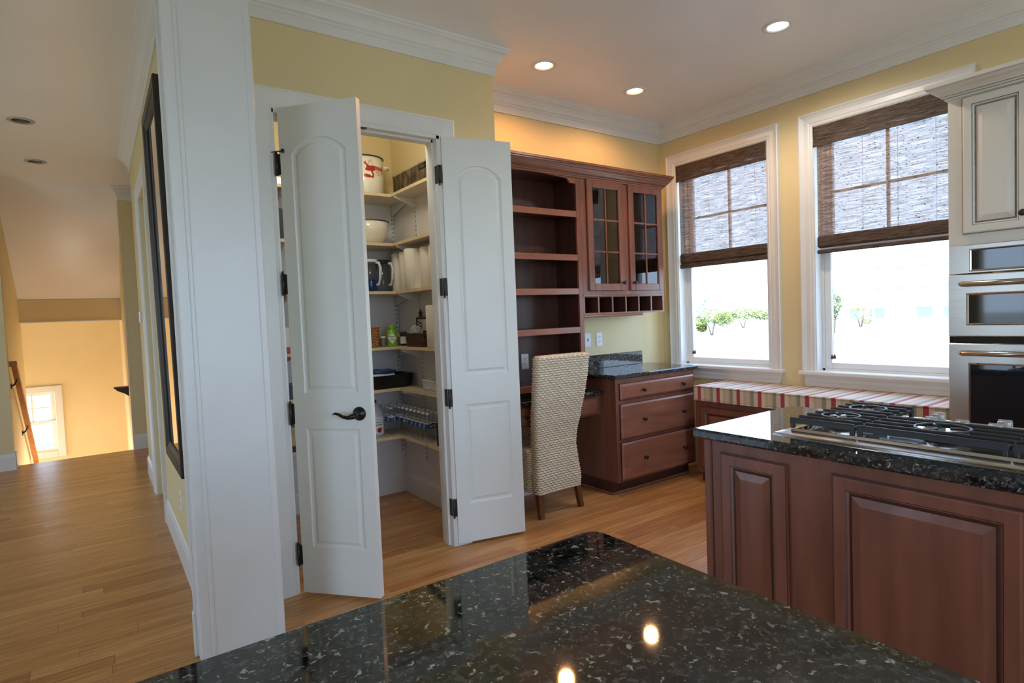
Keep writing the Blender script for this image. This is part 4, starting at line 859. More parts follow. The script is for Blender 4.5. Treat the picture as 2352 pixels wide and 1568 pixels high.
# ------------------------------------------------------------------ oven tower
ox = -0.63; oy0, oy1 = -3.26, -2.418
ot = thing('oven_cabinet', 'tall cream glazed cabinet around the built-in ovens', 'cabinet', (-0.3, -2.8, 0))
MB().box(ox, -0.055, oy0, oy1, 1.640, 2.40).build('upper_carcass', CREAM, ot)
lc = MB(); lc.box(ox, -0.055, oy1 - 0.03, oy1, 0.0, 1.64); lc.box(ox, -0.055, oy0, oy0 + 0.03, 0.0, 1.64); lc.box(ox, -0.055, oy0 + 0.03, oy1 - 0.03, 0.0, 0.40); lc.build('lower_carcass', CREAM, ot)
KP2 = [(0, 2.392), (0.010, 2.392), (0.012, 2.400), (0.018, 2.402), (0.020, 2.408), (0.028, 2.411), (0.030, 2.418), (0.045, 2.432), (0.060, 2.440), (0.072, 2.452), (0.080, 2.456), (0.080, 2.474), (0, 2.474)]
kc = MB(); kc.extr(KP2, lambda p, q: (ox - p, oy0 - p, q), lambda p, q: (ox - p, oy1 + p, q)); kc.extr(KP2, lambda p, q: (ox - p, oy1 + p, q), lambda p, q: (-0.055, oy1 + p, q)); kc.build('crown', CREAM, ot)
kc = MB(); kc.box(ox - 0.0185, ox, oy0, oy1 + 0.0185, 2.4005, 2.4025); kc.box(ox - 0.0295, ox, oy0, oy1 + 0.0295, 2.4105, 2.4125); kc.box(ox - 0.0725, ox, oy0, oy1 + 0.0725, 2.4515, 2.4535); kc.build('glaze_line', CGLAZE, ot)
for ya, yb2, ky in ((-2.480, -2.838, -2.722), (-2.842, -3.20, -2.90)):
    rp = MB(fx(ox)); raised(rp, -ya, -yb2 if ya != -2.48 else 2.748, 1.700, 2.385, fr=0.052, T=0.019)
    o = rp.build('door', [CREAM, CGLAZE], ot)
    if ya == -2.48: knob(frame((ox - 0.019, -2.724, 1.772), (0, -1, 0), (0, 0, 1), (-1, 0, 0)), o, 0.016, 'black knob', BLACK)
ov = thing('double_oven', 'stainless double oven with bar handles in the cream tower', 'oven', (-0.6, -2.84, 0.40))
Fx = fx(ox)
q = MB(Fx); u0, u1 = 2.421, 3.257
q.box(u0, u1, 1.502, 1.645, -0.02, 0.012, 0, 0.003); q.build('control_panel', STEEL, ov)
q = MB(Fx); q.rings(rect(2.508, 3.17, 1.510, 1.624), [(0, 0.012, 0), (0.004, 0.015, 0), (0.010, 0.013, 0)], fill=False); q.build('display_bezel', STEELP, ov)
q = MB(Fx); q.box(2.518, 3.16, 1.520, 1.614, 0.011, 0.0135); q.build('display', OVENGL, ov)
q = MB(Fx); q.box(u0, u1, 1.182, 1.496, -0.02, 0.022, 0, 0.004); d1 = q.build('upper_door', STEEL, ov)
q = MB(Fx); q.rings(rect(2.498, 3.18, 1.238, 1.402), [(0, 0.022, 0), (0.005, 0.026, 0), (0.012, 0.022, 0)], fill=False); q.build('window_bezel', STEELP, d1)
q = MB(Fx); q.box(2.510, 3.168, 1.250, 1.390, 0.0215, 0.0225); q.build('window', OVENGL, d1)
q = MB(Fx); q.box(u0, u1, 1.148, 1.180, -0.02, 0.004); q.build('vent_gap', OVENGL, ov)
q = MB(Fx); q.box(u0, u1, 0.44, 1.145, -0.02, 0.022, 0, 0.004); d2_ = q.build('lower_door', STEEL, ov)
q = MB(Fx); q.rings(rect(2.506, 3.17, 0.56, 1.048), [(0, 0.022, 0), (0.004, 0.025, 0), (0.010, 0.022, 0)], fill=False); q.build('window_bezel', STEELP, d2_)
q = MB(Fx); q.box(2.515, 3.16, 0.57, 1.040, 0.0215, 0.0225); q.build('window', OVENGL, d2_)
for zz, par in ((1.448, d1), (1.098, d2_)):
    q = MB(Fx); q.tube([(2.478, zz, 0.058), (2.49, zz, 0.060), (3.19, zz, 0.060), (3.20, zz, 0.058)], [0.008, 0.0135, 0.0135, 0.008], 12)
    for uu in (2.53, 3.15): q.lathe([(0.009, 0.02), (0.007, 0.055)], (uu, zz, 0), 10)
    q.build('bar_handle', STEELP, par)
q = MB(Fx); q.box(u0, u1, 0.41, 0.438, -0.02, 0.01); q.build('lower_trim', STEEL, ov)

# ------------------------------------------------------------------ foreground counter
fx0, fx1, fy0, fy1 = -4.95, -3.422, -3.46, -2.663
ct = MB()
r_ = 0.035; zt, zb, bv = 0.920, 0.885, 0.006
pts = [(fx0, fy0), (fx1, fy0)] + [(fx1 - r_ + r_ * math.cos(t * PI / 12), fy1 - r_ + r_ * math.sin(t * PI / 12)) for t in range(0, 7)] + [(fx0, fy1)]
cen = Vector(((fx0 + fx1) / 2, (fy0 + fy1) / 2))
def ins(p, k): return (p[0] + (k if p[0] < cen[0] else -k), p[1] + (k if p[1] < cen[1] else -k))
lv = []
for k, z in ((bv, zb), (0, zb + bv), (0, zt - bv), (bv * .3, zt - bv * .3), (bv, zt)): lv.append([ct.P((*ins(p, k), z)) for p in pts])
n = len(pts)
for i in range(4):
    for j in range(n): ct.F((lv[i][j], lv[i][(j + 1) % n], lv[i + 1][(j + 1) % n], lv[i + 1][j]), 0)
ct.F(lv[0][::-1]); ct.F(lv[-1])
tag(ct.build('foreground_countertop', GRAN), 'broad glossy black speckled granite counter with a rounded corner nearest the viewer', 'countertop')
fb = thing('counter_base', 'cherry base cabinet below the nearest granite counter', 'cabinet', (-4.2, -3.0, 0))
MB().box(fx0 + 0.03, fx1 - 0.035, fy0 + 0.03, fy1 - 0.035, 0.0, 0.884).build('carcass', CHERRY, fb)

# ------------------------------------------------------------------ ceiling lights
def downlight(x, y, lit, label, col=None, power=0, spot=True):
    t = thing('recessed_light', label, 'ceiling light', (x, y, H), 'recessed lights')
    q = MB(); q.lathe([(0.086, H - 0.0005), (0.086, H - 0.004), (0.080, H - 0.007), (0.064, H - 0.006), (0.057, H + 0.002)], (x, y, 0), 36, cap=False); q.build('trim_ring', TRIM if lit else GREYK, t)
    q = MB(); q.lathe([(0.0575, H), (0.055, H + 0.05), (0.050, H + 0.095), (0.01, H + 0.10)], (x, y, 0), 32, cap=False); q.build('reflector', CAN if lit == 'warm' else (TRIM if lit else CANG), t)
    q = MB(); dz = 0.018 if lit == 'white' else 0.016; q.lathe([(0.034, H + dz + 0.05), (0.036, H + dz + 0.012), (0.029, H + dz + 0.003), (0.002, H + dz)], (x, y, 0), 28); q.build('lamp', LAMPG if lit == 'warm' else (LAMPW if lit else PLATE), t)
    if lit:
        d = bpy.data.lights.new('lamp_beam', 'SPOT'); d.energy = power; d.color = col; d.spot_size = 2.85; d.spot_blend = 0.5; d.shadow_soft_size = 0.05
        o = bpy.data.objects.new('lamp_beam', d); C.objects.link(o); o.location = (x, y, H - 0.03)
downlight(-1.737, -0.515, 'warm', 'glowing warm recessed light nearest the pantry corner', (1.0, 0.46, 0.17), 15)
downlight(-0.856, -0.510, 'warm', 'glowing warm recessed light above the drawer cabinet', (1.0, 0.49, 0.19), 13)
downlight(-0.866, -1.648, 'white', 'bright white recessed light in front of the windows', (1.0, 0.90, 0.80), 30)
downlight(-4.642, 2.317, None, 'unlit recessed light nearer of two in the hall ceiling')
downlight(-4.642, 3.640, None, 'unlit recessed light farther of two in the hall ceiling')

# ------------------------------------------------------------------ hall mirror
mr = thing('wall_mirror', 'tall mirror in a dark wood frame on the hall wall', 'mirror', (XM, 0.2, 0.61))
tilt = 0.013
Mm = frame((XM - 0.022, 0.0, 0.614), (0, -1, 0), (-tilt / 2.03, 0, 1), (-1, 0, 0))
ma, mb_ = -0.605, 0.185; mh = 2.03
q = MB(Mm); prof_ = [(0, -0.018, 0), (0, 0.012, 0), (0.004, 0.016, 0), (0.050, 0.014, 0), (0.056, 0.008, 0), (0.075, 0.004, 0), (0.086, 0.0, 0), (0.090, -0.006, 0)]
q.rings(rect(ma, mb_, 0, mh), prof_, fill=False); q.build('frame', MFRAME, mr)
q = MB(Mm); q.rings(rect(ma + 0.086, mb_ - 0.086, 0.086, mh - 0.086), [(0, -0.0055, 0), (0.006, -0.003, 0)], fill=False); q.build('inner_bead', STEELP, mr)
q = MB(Mm); q.box(ma + 0.085, mb_ - 0.085, 0.085, mh - 0.085, -0.012, -0.006); q.build('glass', MIRROR, mr)

# ------------------------------------------------------------------ handrail and corbel in the stair well
hr = thing('stair_handrail', 'oak handrail going down the stair on dark brackets', 'handrail', (-5.0, 5.0, 0.2))
A_, B_ = Vector((-4.985, 4.44, 1.085)), Vector((-4.985, 6.05, -0.24))
RP = [(-0.022, -0.03), (0.022, -0.03), (0.028, 0.0), (0.022, 0.028), (-0.022, 0.028), (-0.028, 0.0)]
q = MB(); q.extr(RP, lambda p, q_: (A_.x + p, A_.y, A_.z + q_), lambda p, q_: (B_.x + p, B_.y, B_.z + q_)); q.build('rail', OAKRAIL, hr)
q = MB(); q.box(-5.16, -4.957, 4.395, 4.445, 1.055, 1.113, bev=0.008); q.build('rail_return', OAKRAIL, hr)
for yy in (4.62, 5.36):
    zz = A_.z + (yy - A_.y) * (B_.z - A_.z) / (B_.y - A_.y) - 0.03
    q = MB(); q.lathe([(0.03, -5.04), (0.03, -5.032)], (0, yy, zz - 0.07), 12, axis='x'); q.tube([(-5.035, yy, zz - 0.07), (-5.01, yy, zz - 0.055), (-4.99, yy, zz - 0.02), (-4.985, yy, zz)], 0.009, 8); q.build('bracket', BLACK, hr)
cb_ = thing('corbel_shelf', 'small dark carved corbel shelf on the right stair wall', 'shelf', (-3.97, 5.25, 0.62))
q = MB(); q.box(-4.125, -3.971, 5.17, 5.33, 0.665, 0.682, bev=0.004); q.build('top', BLACK, cb_)
q = MB(); q.extr([(0, 0.56), (0.02, 0.575), (0.05, 0.60), (0.10, 0.625), (0.135, 0.65), (0.135, 0.665), (0, 0.665)], lambda p, q_: (-3.971 - p, 5.19, q_), lambda p, q_: (-3.971 - p, 5.31, q_)); q.build('corbel', MFRAME, cb_)

# ------------------------------------------------------------------ wicker chair
ch = thing('wicker_chair', 'high-backed woven wicker chair with brown wooden legs at the desk', 'chair', (-1.72, -0.45, 0))
def weave(mb, loop, zs, pitch=0.0155, cell=0.017, amp=0.0050, top=False, thr=-0.46, sub=5):
    """loop(z) -> closed list of (x, y, nx, ny, s) ; woven bumps follow the strands"""
    nr = int((zs[1] - zs[0]) / pitch); prev = None
    for r in range(nr * sub + 1):
        z = zs[0] + (zs[1] - zs[0]) * r / (nr * sub); row = r // sub; f = (r % sub) / sub
        vrow = math.sin(PI * f) ** 0.6 if f else 0.0
        cur = []; cd = []
        for x, y, nx, ny, s in loop(z):
            c = 0.5 + 0.5 * math.cos(PI * (s / cell + row))
            dsp = amp * (-0.9 + 1.9 * vrow * (0.12 + 0.88 * c ** 0.7))
            cur.append(mb.P((x + nx * dsp, y + ny * dsp, z))); cd.append(dsp / amp)
        if prev:
            n = len(cur)
            for i in range(n):
                av = (pd[i] + pd[(i + 1) % n] + cd[i] + cd[(i + 1) % n]) / 4
                mb.F((prev[i], prev[(i + 1) % n], cur[(i + 1) % n], cur[i]), 1 if av < thr else 0, True)  # recessed faces get the second, darker material as painted gap shade
        prev = cur; pd = cd
    return prev
def rrect(cx, cy, hw, hd, r, step=0.0085):
    """rounded rectangle sampled by arc length, counter-clockwise"""
    pts = []; segs = []
    def arc(ax, ay, t0):
        k = 6
        for i in range(k): t = t0 + PI / 2 * i / k; pts.append((ax + r * math.cos(t), ay + r * math.sin(t), math.cos(t), math.sin(t)))
    def line(x0, y0, x1, y1, nx, ny):
        n = max(int(math.hypot(x1 - x0, y1 - y0) / step), 1)
        for i in range(n): f = i / n; pts.append((x0 + (x1 - x0) * f, y0 + (y1 - y0) * f, nx, ny))
    line(cx + hw, cy - hd + r, cx + hw, cy + hd - r, 1, 0); arc(cx + hw - r, cy + hd - r, 0)
    line(cx + hw - r, cy + hd, cx - hw + r, cy + hd, 0, 1); arc(cx - hw + r, cy + hd - r, PI / 2)
    line(cx - hw, cy + hd - r, cx - hw, cy - hd + r, -1, 0); arc(cx - hw + r, cy - hd + r, PI)
    line(cx - hw + r, cy - hd, cx + hw - r, cy - hd, 0, -1); arc(cx + hw - r, cy - hd + r, 1.5 * PI)
    out = []; s = 0
    for i, p in enumerate(pts):
        if i: s += math.hypot(p[0] - pts[i - 1][0], p[1] - pts[i - 1][1])
        out.append((*p, s))
    return out
def lerp(tab, z):
    for (z0, *a), (z1, *b_) in zip(tab, tab[1:]):
        if z <= z1:
            f = (z - z0) / (z1 - z0); f = f * f * (3 - 2 * f) * 0.4 + f * 0.6
            return [p + (q_ - p) * f for p, q_ in zip(a, b_)]
    return tab[-1][1:]
# z, back-face y, half width
TAB = [(0.165, -0.520, 0.193), (0.24, -0.522, 0.198), (0.36, -0.508, 0.188), (0.47, -0.497, 0.182), (0.56, -0.508, 0.187), (0.68, -0.535, 0.203), (0.84, -0.572, 0.218), (0.98, -0.600, 0.226), (1.095, -0.615, 0.228)]
cxc = -1.722; NB = None
def back_loop(z):
    yb, hw = lerp(TAB, z)
    th_ = 0.085
    base = rrect(0, 0, 0.2, th_ / 2, 0.030)
    out = []
    for x, y, nx, ny, s in base:
        xx = x / 0.2 * hw
        bow = 0.020 * (1 - (x / 0.2) ** 2) if y > -1 else 0
        out.append((cxc + xx, yb + th_ / 2 + y + bow * (1 if z > 0.5 else 0.6), nx, ny, s))
    return out
wb_ = MB(); topr = weave(wb_, back_loop, (0.165, 1.095))
# rounded top: rows curling inwards
prev = topr
lp = back_loop(1.095)
for k, (shr, dz) in enumerate(((0.10, 0.006), (0.28, 0.011), (0.6, 0.013), (0.95, 0.012))):
    cyt = lerp(TAB, 1.095)[0] + 0.0425
    cur = []
    for i, (x, y, nx, ny, s) in enumerate(lp):
        bow = 0.020 * (1 - ((x - cxc) / 0.228) ** 2)
        cyy = cyt + bow; bump = 0.003 * math.cos(PI * s / 0.017) * (1 - shr)
        cur.append(wb_.P((x - (nx * 0.0425 * shr), y + (cyy - y) * shr, 1.095 + dz + bump)))
    n = len(cur)
    for i in range(n): wb_.F((prev[i], prev[(i + 1) % n], cur[(i + 1) % n], cur[i]), 0, True)
    prev = cur
wb_.F(prev)
low = [wb_.P((x, y, 0.166)) for x, y, nx, ny, s in back_loop(0.165)]; wb_.F(low[::-1])
wb_.build('backrest', [STRAND, GAPSHADE], ch)
sb_ = MB()
def seat_loop(z): return rrect(cxc, -0.235, 0.200, 0.195, 0.03)
tp_ = weave(sb_, seat_loop, (0.165, 0.445))
prev = tp_
for k, (shr, dz) in enumerate(((0.03, 0.010), (0.09, 0.014), (0.3, 0.016), (0.6, 0.017), (0.97, 0.017))):
    cur = [sb_.P((x + (cxc - x) * shr, y + (-0.235 - y) * shr, 0.445 + dz + 0.002 * math.cos(PI * s / 0.017) * (1 - shr))) for x, y, nx, ny, s in seat_loop(0)]
    n = len(cur)
    for i in range(n): sb_.F((prev[i], prev[(i + 1) % n], cur[(i + 1) % n], cur[i]), 0, True)
    prev = cur
sb_.F(prev)
low = [sb_.P((x, y, 0.166)) for x, y, nx, ny, s in seat_loop(0)]; sb_.F(low[::-1])
sb_.build('seat', [STRAND, GAPSHADE], ch)
for xx, yy, dx, dy in ((-1.888, -0.478, -0.004, -0.022), (-1.534, -0.462, 0.018, -0.020), (-1.888, -0.075, -0.002, 0.01), (-1.552, -0.075, 0.004, 0.01)):
    lg = MB(); h = 0.019; h2 = 0.0165; zt = 0.175
    lo = [lg.P((xx + dx + sx * h2, yy + dy + sy * h2, 0.0)) for sx, sy in ((-1, -1), (1, -1), (1, 1), (-1, 1))]; hi = [lg.P((xx + sx * h, yy + sy * h, zt)) for sx, sy in ((-1, -1), (1, -1), (1, 1), (-1, 1))]
    lg.F(lo[::-1]); lg.F(hi)
    for i in range(4): lg.F((lo[i], lo[(i + 1) % 4], hi[(i + 1) % 4], hi[i]))
    lg.build('leg', LEGW, ch)

# ------------------------------------------------------------------ pantry shelves
PWX, PBY = -2.281, 0.768
SHZ = (2.302, 1.945, 1.594, 1.186, 0.878, 0.522)
ORD = ('topmost', 'second', 'third', 'fourth', 'fifth', 'lowest')
for zt, od in zip(SHZ, ORD):
    t = thing('pantry_shelf', '%s L-shaped pale shelf from the top in the pantry' % od if od not in ('topmost', 'lowest') else '%s L-shaped pale shelf in the pantry' % od, 'shelf', (-2.6, 0.6, zt), 'L-shaped pantry shelves')
    q = MB(); q.box(-3.630, PWX - 0.0005, 0.434, PBY - 0.0005, zt - 0.019, zt); q.box(-3.630, -2.4555, 0.430, 0.434, zt - 0.020, zt + 0.0005, 1); q.build('back_board', [SHELFT, SHELFE], t)
    q = MB(); q.box(-2.4515, PWX - 0.0005, -0.36, 0.4335, zt - 0.019, zt); q.box(-2.4555, -2.4515, -0.36, 0.434, zt - 0.020, zt + 0.0005, 1); q.build('side_board', [SHELFT, SHELFE], t)
    def brk(o, along, out, L_):
        mbk = MB(frame(o, out, (0, 0, 1), Vector(out).cross(Vector((0, 0, 1)))))
        mbk.extr([(0.008, -0.001), (L_, -0.001), (L_, -0.014), (0.020, -0.075), (0.008, -0.075)], lambda p, q_: (p, q_, -0.005), lambda p, q_: (p, q_, 0.005)); return mbk
    brk((PWX, 0.372, zt - 0.019), 0, (-1, 0, 0), 0.172).build('bracket', METALW, t)
    brk((-2.300, PBY, zt - 0.019), 0, (0, -1, 0), 0.29).build('bracket', METALW, t)
    brk((-2.665, PBY, zt - 0.019), 0, (0, -1, 0), 0.29).build('bracket', METALW, t)
    brk((-3.20, PBY, zt - 0.019), 0, (0, -1, 0), 0.29).build('bracket', METALW, t)
def standard(loc, u, w, lab):
    t = thing('shelf_standard', lab, 'rail', loc)
    M = frame(loc, u, (0, 0, 1), w)
    q = MB(M); q.box(-0.014, 0.014, 0.30, 2.40, 0, 0.008, 0, 0.001); q.build('channel', METALW, t)
    q = MB(M)
    for k in range(60):
        for uu in (-0.006, 0.006): q.box(uu - 0.002, uu + 0.002, 0.33 + k * 0.034, 0.348 + k * 0.034, 0.008, 0.0085)
    q.build('slots', SLOT, t, None, 'stuff')
standard((PWX, 0.372, 0), (0, -1, 0), (-1, 0, 0), 'slotted metal shelf rail on the right pantry wall')
standard((-2.300, PBY, 0), (1, 0, 0), (0, -1, 0), 'slotted metal shelf rail in the back right pantry corner')
standard((-2.665, PBY, 0), (1, 0, 0), (0, -1, 0), 'slotted metal shelf rail behind the lobster pot')
standard((-3.20, PBY, 0), (1, 0, 0), (0, -1, 0), 'slotted metal shelf rail seen through the door hinge gap')

# --- things on the pantry shelves
def L1(k): return SHZ[k] + 0.001
# lobster pot
px_, py_, pr = -2.592, 0.598, 0.152; zb = L1(0); ht = 0.268
t = thing('enamel_pot', 'cream enamel stock pot with dark rim and a red lobster', 'pot', (px_, py_, zb))
q = MB(); q.lathe([(pr - 0.012, zb), (pr, zb + 0.012), (pr, zb + ht), (pr - 0.004, zb + ht), (pr - 0.004, zb + 0.02), (0.01, zb + 0.015)], (px_, py_, 0), 40); q.build('body', ENAMEL, t)
q = MB(); q.tube([(px_ + (pr + 0.001) * math.cos(k * PI / 20), py_ + (pr + 0.001) * math.sin(k * PI / 20), zb + ht) for k in range(40)], 0.0055, 8, closed=True); q.build('rim', NAVY, t)
dc_ = Vector((CAM.x - px_, CAM.y - py_, 0)).normalized(); rt = Vector((-dc_.y, dc_.x, 0))
def onpot(u, v, e=0.0006):
    th_ = math.asin(max(-0.999, min(0.999, u / pr))); r = pr + e
    return (px_ + r * (dc_.x * math.cos(th_) + rt.x * math.sin(th_)), py_ + r * (dc_.y * math.cos(th_) + rt.y * math.sin(th_)), zb + 0.165 + v)
def zc(x, y): return (0.079 + (x - 400) * 0.000295, (640 - y) * 0.000295)
q = MB(); LP = []
def poly(pts, e=0.0006):
    LP.append(pts)
def strip(pts, w, e=0.0008):
    for (xa, ya), (xb, yb_) in zip(pts, pts[1:]):
        dx, dy = xb - xa, yb_ - ya; l = math.hypot(dx, dy) or 1; nx, ny = -dy / l * w, dx / l * w
        poly([(xa + nx, ya + ny), (xb + nx, yb_ + ny), (xb - nx, yb_ - ny), (xa - nx, ya - ny)], e)
poly([(190, 640), (225, 590), (280, 555), (360, 535), (430, 535), (445, 560), (440, 620), (425, 650), (370, 675), (300, 670), (230, 660)])
for k in range(6):
    xa = 448 + k * 25; poly([(xa, 530 + k * 5), (xa + 20, 533 + k * 5), (xa + 22, 618 + k * 3), (xa + 2, 626 + k * 1)])
poly([(585, 520), (606, 505), (612, 640), (606, 725), (592, 690), (588, 600)])
poly([(165, 465), (205, 455), (250, 495), (290, 545), (255, 560), (215, 520), (180, 500)]); poly([(175, 470), (210, 440), (235, 455), (215, 470)])
poly([(225, 515), (300, 535), (305, 590), (235, 590)]); poly([(335, 800), (400, 750), (402, 832), (340, 832)])
poly([(330, 670), (375, 668), (405, 740), (400, 810), (370, 835), (360, 800), (372, 760)])
poly([(160, 770), (200, 740), (290, 755), (355, 790), (350, 815), (300, 830), (220, 825), (165, 805)])
strip([(230, 590), (330, 400), (390, 480)], 2.5); strip([(300, 545), (300, 420), (350, 400), (395, 510)], 2.5); strip([(345, 535), (320, 470), (270, 420)], 2.5)
for k in range(5): strip([(430 + 20 * k, 640), (460 + 25 * k, 690 + 14 * (k % 3)), (440 + 34 * k, 760 + 10 * (k % 2))], 3)
def inside(x, y, pts):
    c = False
    for (xa, ya), (xb, yb_) in zip(pts, pts[1:] + pts[:1]):
        if (ya > y) != (yb_ > y) and x < (xb - xa) * (y - ya) / (yb_ - ya) + xa: c = not c
    return c
g_ = 5
for gy in range(395, 845, g_):
    for gx_ in range(150, 640, g_):
        if any(inside(gx_ + g_ / 2, gy + g_ / 2, p) for p in LP):
            q.F([q.P(onpot(*zc(x, y), 0.0012)) for x, y in ((gx_, gy), (gx_, gy + g_), (gx_ + g_, gy + g_), (gx_ + g_, gy))])
q.build('lobster_print', RED, t)
hd = rt * 1.0
q = MB()
for s_ in (1, -1):
    c_ = Vector((px_, py_, zb + 0.205)) + rt * (pr * s_); q.tube([c_ + dc_ * 0.035, c_ + dc_ * 0.035 + rt * 0.032 * s_, c_ - dc_ * 0.035 + rt * 0.032 * s_, c_ - dc_ * 0.035], 0.008, 8)
q.build('handle', ENAMEL, t)
# wrapped tray
t = thing('wrapped_tray', 'long brown tray wrapped in clear film beside the lobster pot', 'tray', (-2.345, 0.2, L1(0)))
q = MB(); q.box(-2.398, -2.292, -0.20, 0.505, L1(0), 2.452, 0, 0.010); q.build('tray', WRAP, t)
q = MB(); q.box(-2.402, -2.394, -0.20, 0.508, 2.440, 2.456, 0, 0.002); q.build('rim', TANW, t)
q = MB(); rr2 = random.Random(3)
for k in range(9):
    y0 = 0.48 - k * 0.07; q.tube([(-2.400, y0, L1(0) + 0.004), (-2.404, y0 - 0.03 + rr2.uniform(-.02, .02), 2.38), (-2.401, y0 + rr2.uniform(-.03, .03), 2.45)], [0.004, 0.009, 0.003], 6)
q.build('film_folds', FILMW, t)
q = MB(); q.box(-2.404, -2.296, -0.195, 0.115, 2.36, 2.476, 0, 0.045); q.build('dark_liner', DKGLASS, t)
# bowl
t = thing('enamel_bowl', 'cream enamel bowl with dark rim on the second shelf', 'bowl', (-2.567, 0.600, L1(1)))
q = MB(); zb = L1(1); q.lathe([(0.070, zb), (0.090, zb + 0.004), (0.122, zb + 0.045), (0.142, zb + 0.10), (0.152, zb + 0.166), (0.146, zb + 0.166), (0.135, zb + 0.10), (0.08, zb + 0.02), (0.01, zb + 0.015)], (-2.567, 0.600, 0), 40); q.build('body', ENAMEL, t)
q = MB(); q.tube([(-2.567 + 0.151 * math.cos(k * PI / 20), 0.600 + 0.151 * math.sin(k * PI / 20), zb + 0.166) for k in range(40)], 0.0045, 8, closed=True); q.build('rim', NAVY, t)
# pitchers
SMOKE = glass('smoky_pitcher_plastic', (0.86, 0.88, 0.90), rough=0.08)
for x, y, lab, liq in ((-2.588, 0.560, 'clear plastic pitcher with white handle left of the blue lidded one', True), (-2.478, 0.590, 'clear plastic pitcher with a navy blue lid', False)):
    zb = L1(2); t = thing('plastic_pitcher', lab, 'pitcher', (x, y, zb))
    q = MB(); q.lathe([(0.046, zb), (0.050, zb + 0.006), (0.056, zb + 0.225), (0.054, zb + 0.225), (0.047, zb + 0.01), (0.01, zb + 0.008)], (x, y, 0), 24); q.build('jug', SMOKE, t)
    q = MB(); q.lathe([(0.057, zb + 0.218), (0.059, zb + 0.226), (0.058, zb + 0.240), (0.02, zb + 0.243)], (x, y, 0), 24); q.build('lid', PLATE if liq else NAVY, t)
    if liq: q = MB(); q.lathe([(0.045, zb + 0.010), (0.049, zb + 0.09), (0.01, zb + 0.091)], (x, y, 0), 20); q.build('contents', BLUE, t)
    a_ = -0.95; ca, sa = math.cos(a_), math.sin(a_)
    q = MB(); q.tube([(x + ca * r, y + sa * r, zb + h) for r, h in ((0.052, 0.215), (0.078, 0.212), (0.090, 0.175), (0.086, 0.10), (0.070, 0.055), (0.052, 0.052))], 0.0085, 8, squash=1.3); q.build('handle', PLATE, t)
# paper towel rolls
ROLLS = ((-2.352, 0.545, 'torn paper towel roll nearest the pitchers'), (-2.352, 0.405, 'paper towel roll between the torn one and the widest'), (-2.400, 0.220, 'widest looking paper towel roll in the middle of the row'), (-2.347, 0.075, 'paper towel roll fourth from the pitchers'), (-2.350, -0.060, 'paper towel roll at the door-jamb end of the row'))
t0 = thing('paper_towel_roll', ROLLS[0][2], 'paper roll', (0, 0, 0), 'paper towel rolls on the third shelf')
q = MB(); q.lathe([(0.020, 0.0), (0.058, 0.0), (0.0635, 0.004), (0.064, 0.14), (0.0635, 0.281), (0.058, 0.285), (0.020, 0.285)], (0, 0, 0), 32, cap=False); q.build('roll', TOWEL, t0)
q = MB(); q.lathe([(0.020, 0.002), (0.020, 0.284), (0.018, 0.284), (0.018, 0.002)], (0, 0, 0), 20, cap=False); q.build('cardboard_core', TANW, t0)
q = MB(); q.box(0.0, 0.062, -0.066, -0.0635, 0.004, 0.281); q.build('loose_sheet', TOWEL, t0)
t0.location = (*ROLLS[0][:2], L1(2))
for x, y, lab in ROLLS[1:]: dup(t0, (x, y, L1(2)), lab, rz=random.uniform(-0.5, 0.5))
r6 = dup(t0, (-2.378, -0.032, L1(3)), 'single paper towel roll beside the dark basket on the fourth shelf', rz=0.4); del r6['group']
# fourth shelf
zb = L1(3)
def basket(name, lab, x0, x1, y0, y1, h, mat):
    t = thing(name, lab, 'basket', ((x0 + x1) / 2, (y0 + y1) / 2, zb))
    q = MB(); cx, cy = (x0 + x1) / 2, (y0 + y1) / 2; hw, hd_ = (x1 - x0) / 2, (y1 - y0) / 2; pitch = 0.011
    def lp(z): k = 1 - 0.10 * (1 - (z - zb) / h); return [(cx + (x - cx) * k, cy + (y - cy) * k, nx, ny, s) for x, y, nx, ny, s in rrect(cx, cy, hw, hd_, 0.02, 0.006)]
    weave(q, lp, (zb, zb + h), pitch=pitch, cell=0.020, amp=0.003)
    lo = [q.P((x, y, zb + 0.002)) for x, y, nx, ny, s in lp(zb)]; q.F(lo[::-1]); q.build('body', [mat, BASKD], t)  # second material puts gap shade into the weave colour
    q = MB(); q.tube([(x, y, zb + h) for x, y, nx, ny, s in lp(zb + h)], 0.006, 6, closed=True); q.build('rim', mat, t)
    return t
basket('honey_basket', 'tall honey coloured wicker basket left of the green bottle', -2.730, -2.560, 0.49, 0.66, 0.148, BASKO)
basket('dark_basket', 'low dark wicker basket holding a clear film package', -2.445, -2.325, 0.035, 0.330, 0.092, BASKD)
def jar(x, y, r, h, lab, lid, body, band=None, name='spice_jar', cat='jar'):
    t = thing(name, lab, cat, (x, y, zb))
    q = MB(); q.lathe([(r * 0.9, zb), (r, zb + 0.004), (r, zb + h * 0.72), (r * 0.8, zb + h * 0.80), (r * 0.8, zb + h * 0.82)], (x, y, 0), 20); q.build('glass_body', body, t)
    q = MB(); q.lathe([(r * 0.86, zb + h * 0.80), (r * 0.88, zb + h * 0.82), (r * 0.86, zb + h * 0.99), (r * 0.6, zb + h)], (x, y, 0), 20); q.build('lid', lid, t)
    if band: q = MB(); q.lathe([(r + 0.0005, zb + h * 0.16), (r + 0.0008, zb + h * 0.66)], (x, y, 0), 20, cap=False); q.build('label', band, t)
    return t
jar(-2.512, 0.560, 0.026, 0.078, 'small spice jar with pale lid left of the green bottle', LABELW, JARB)
jar(-2.405, 0.560, 0.026, 0.085, 'small jar with pale lid half hidden right of the green bottle', LABELW, JARB)
jar(-2.385, 0.468, 0.027, 0.105, 'dark supplement bottle with white label beside the dark basket', DKGLASS, DKGLASS, LABELW, 'supplement_bottle', 'bottle')
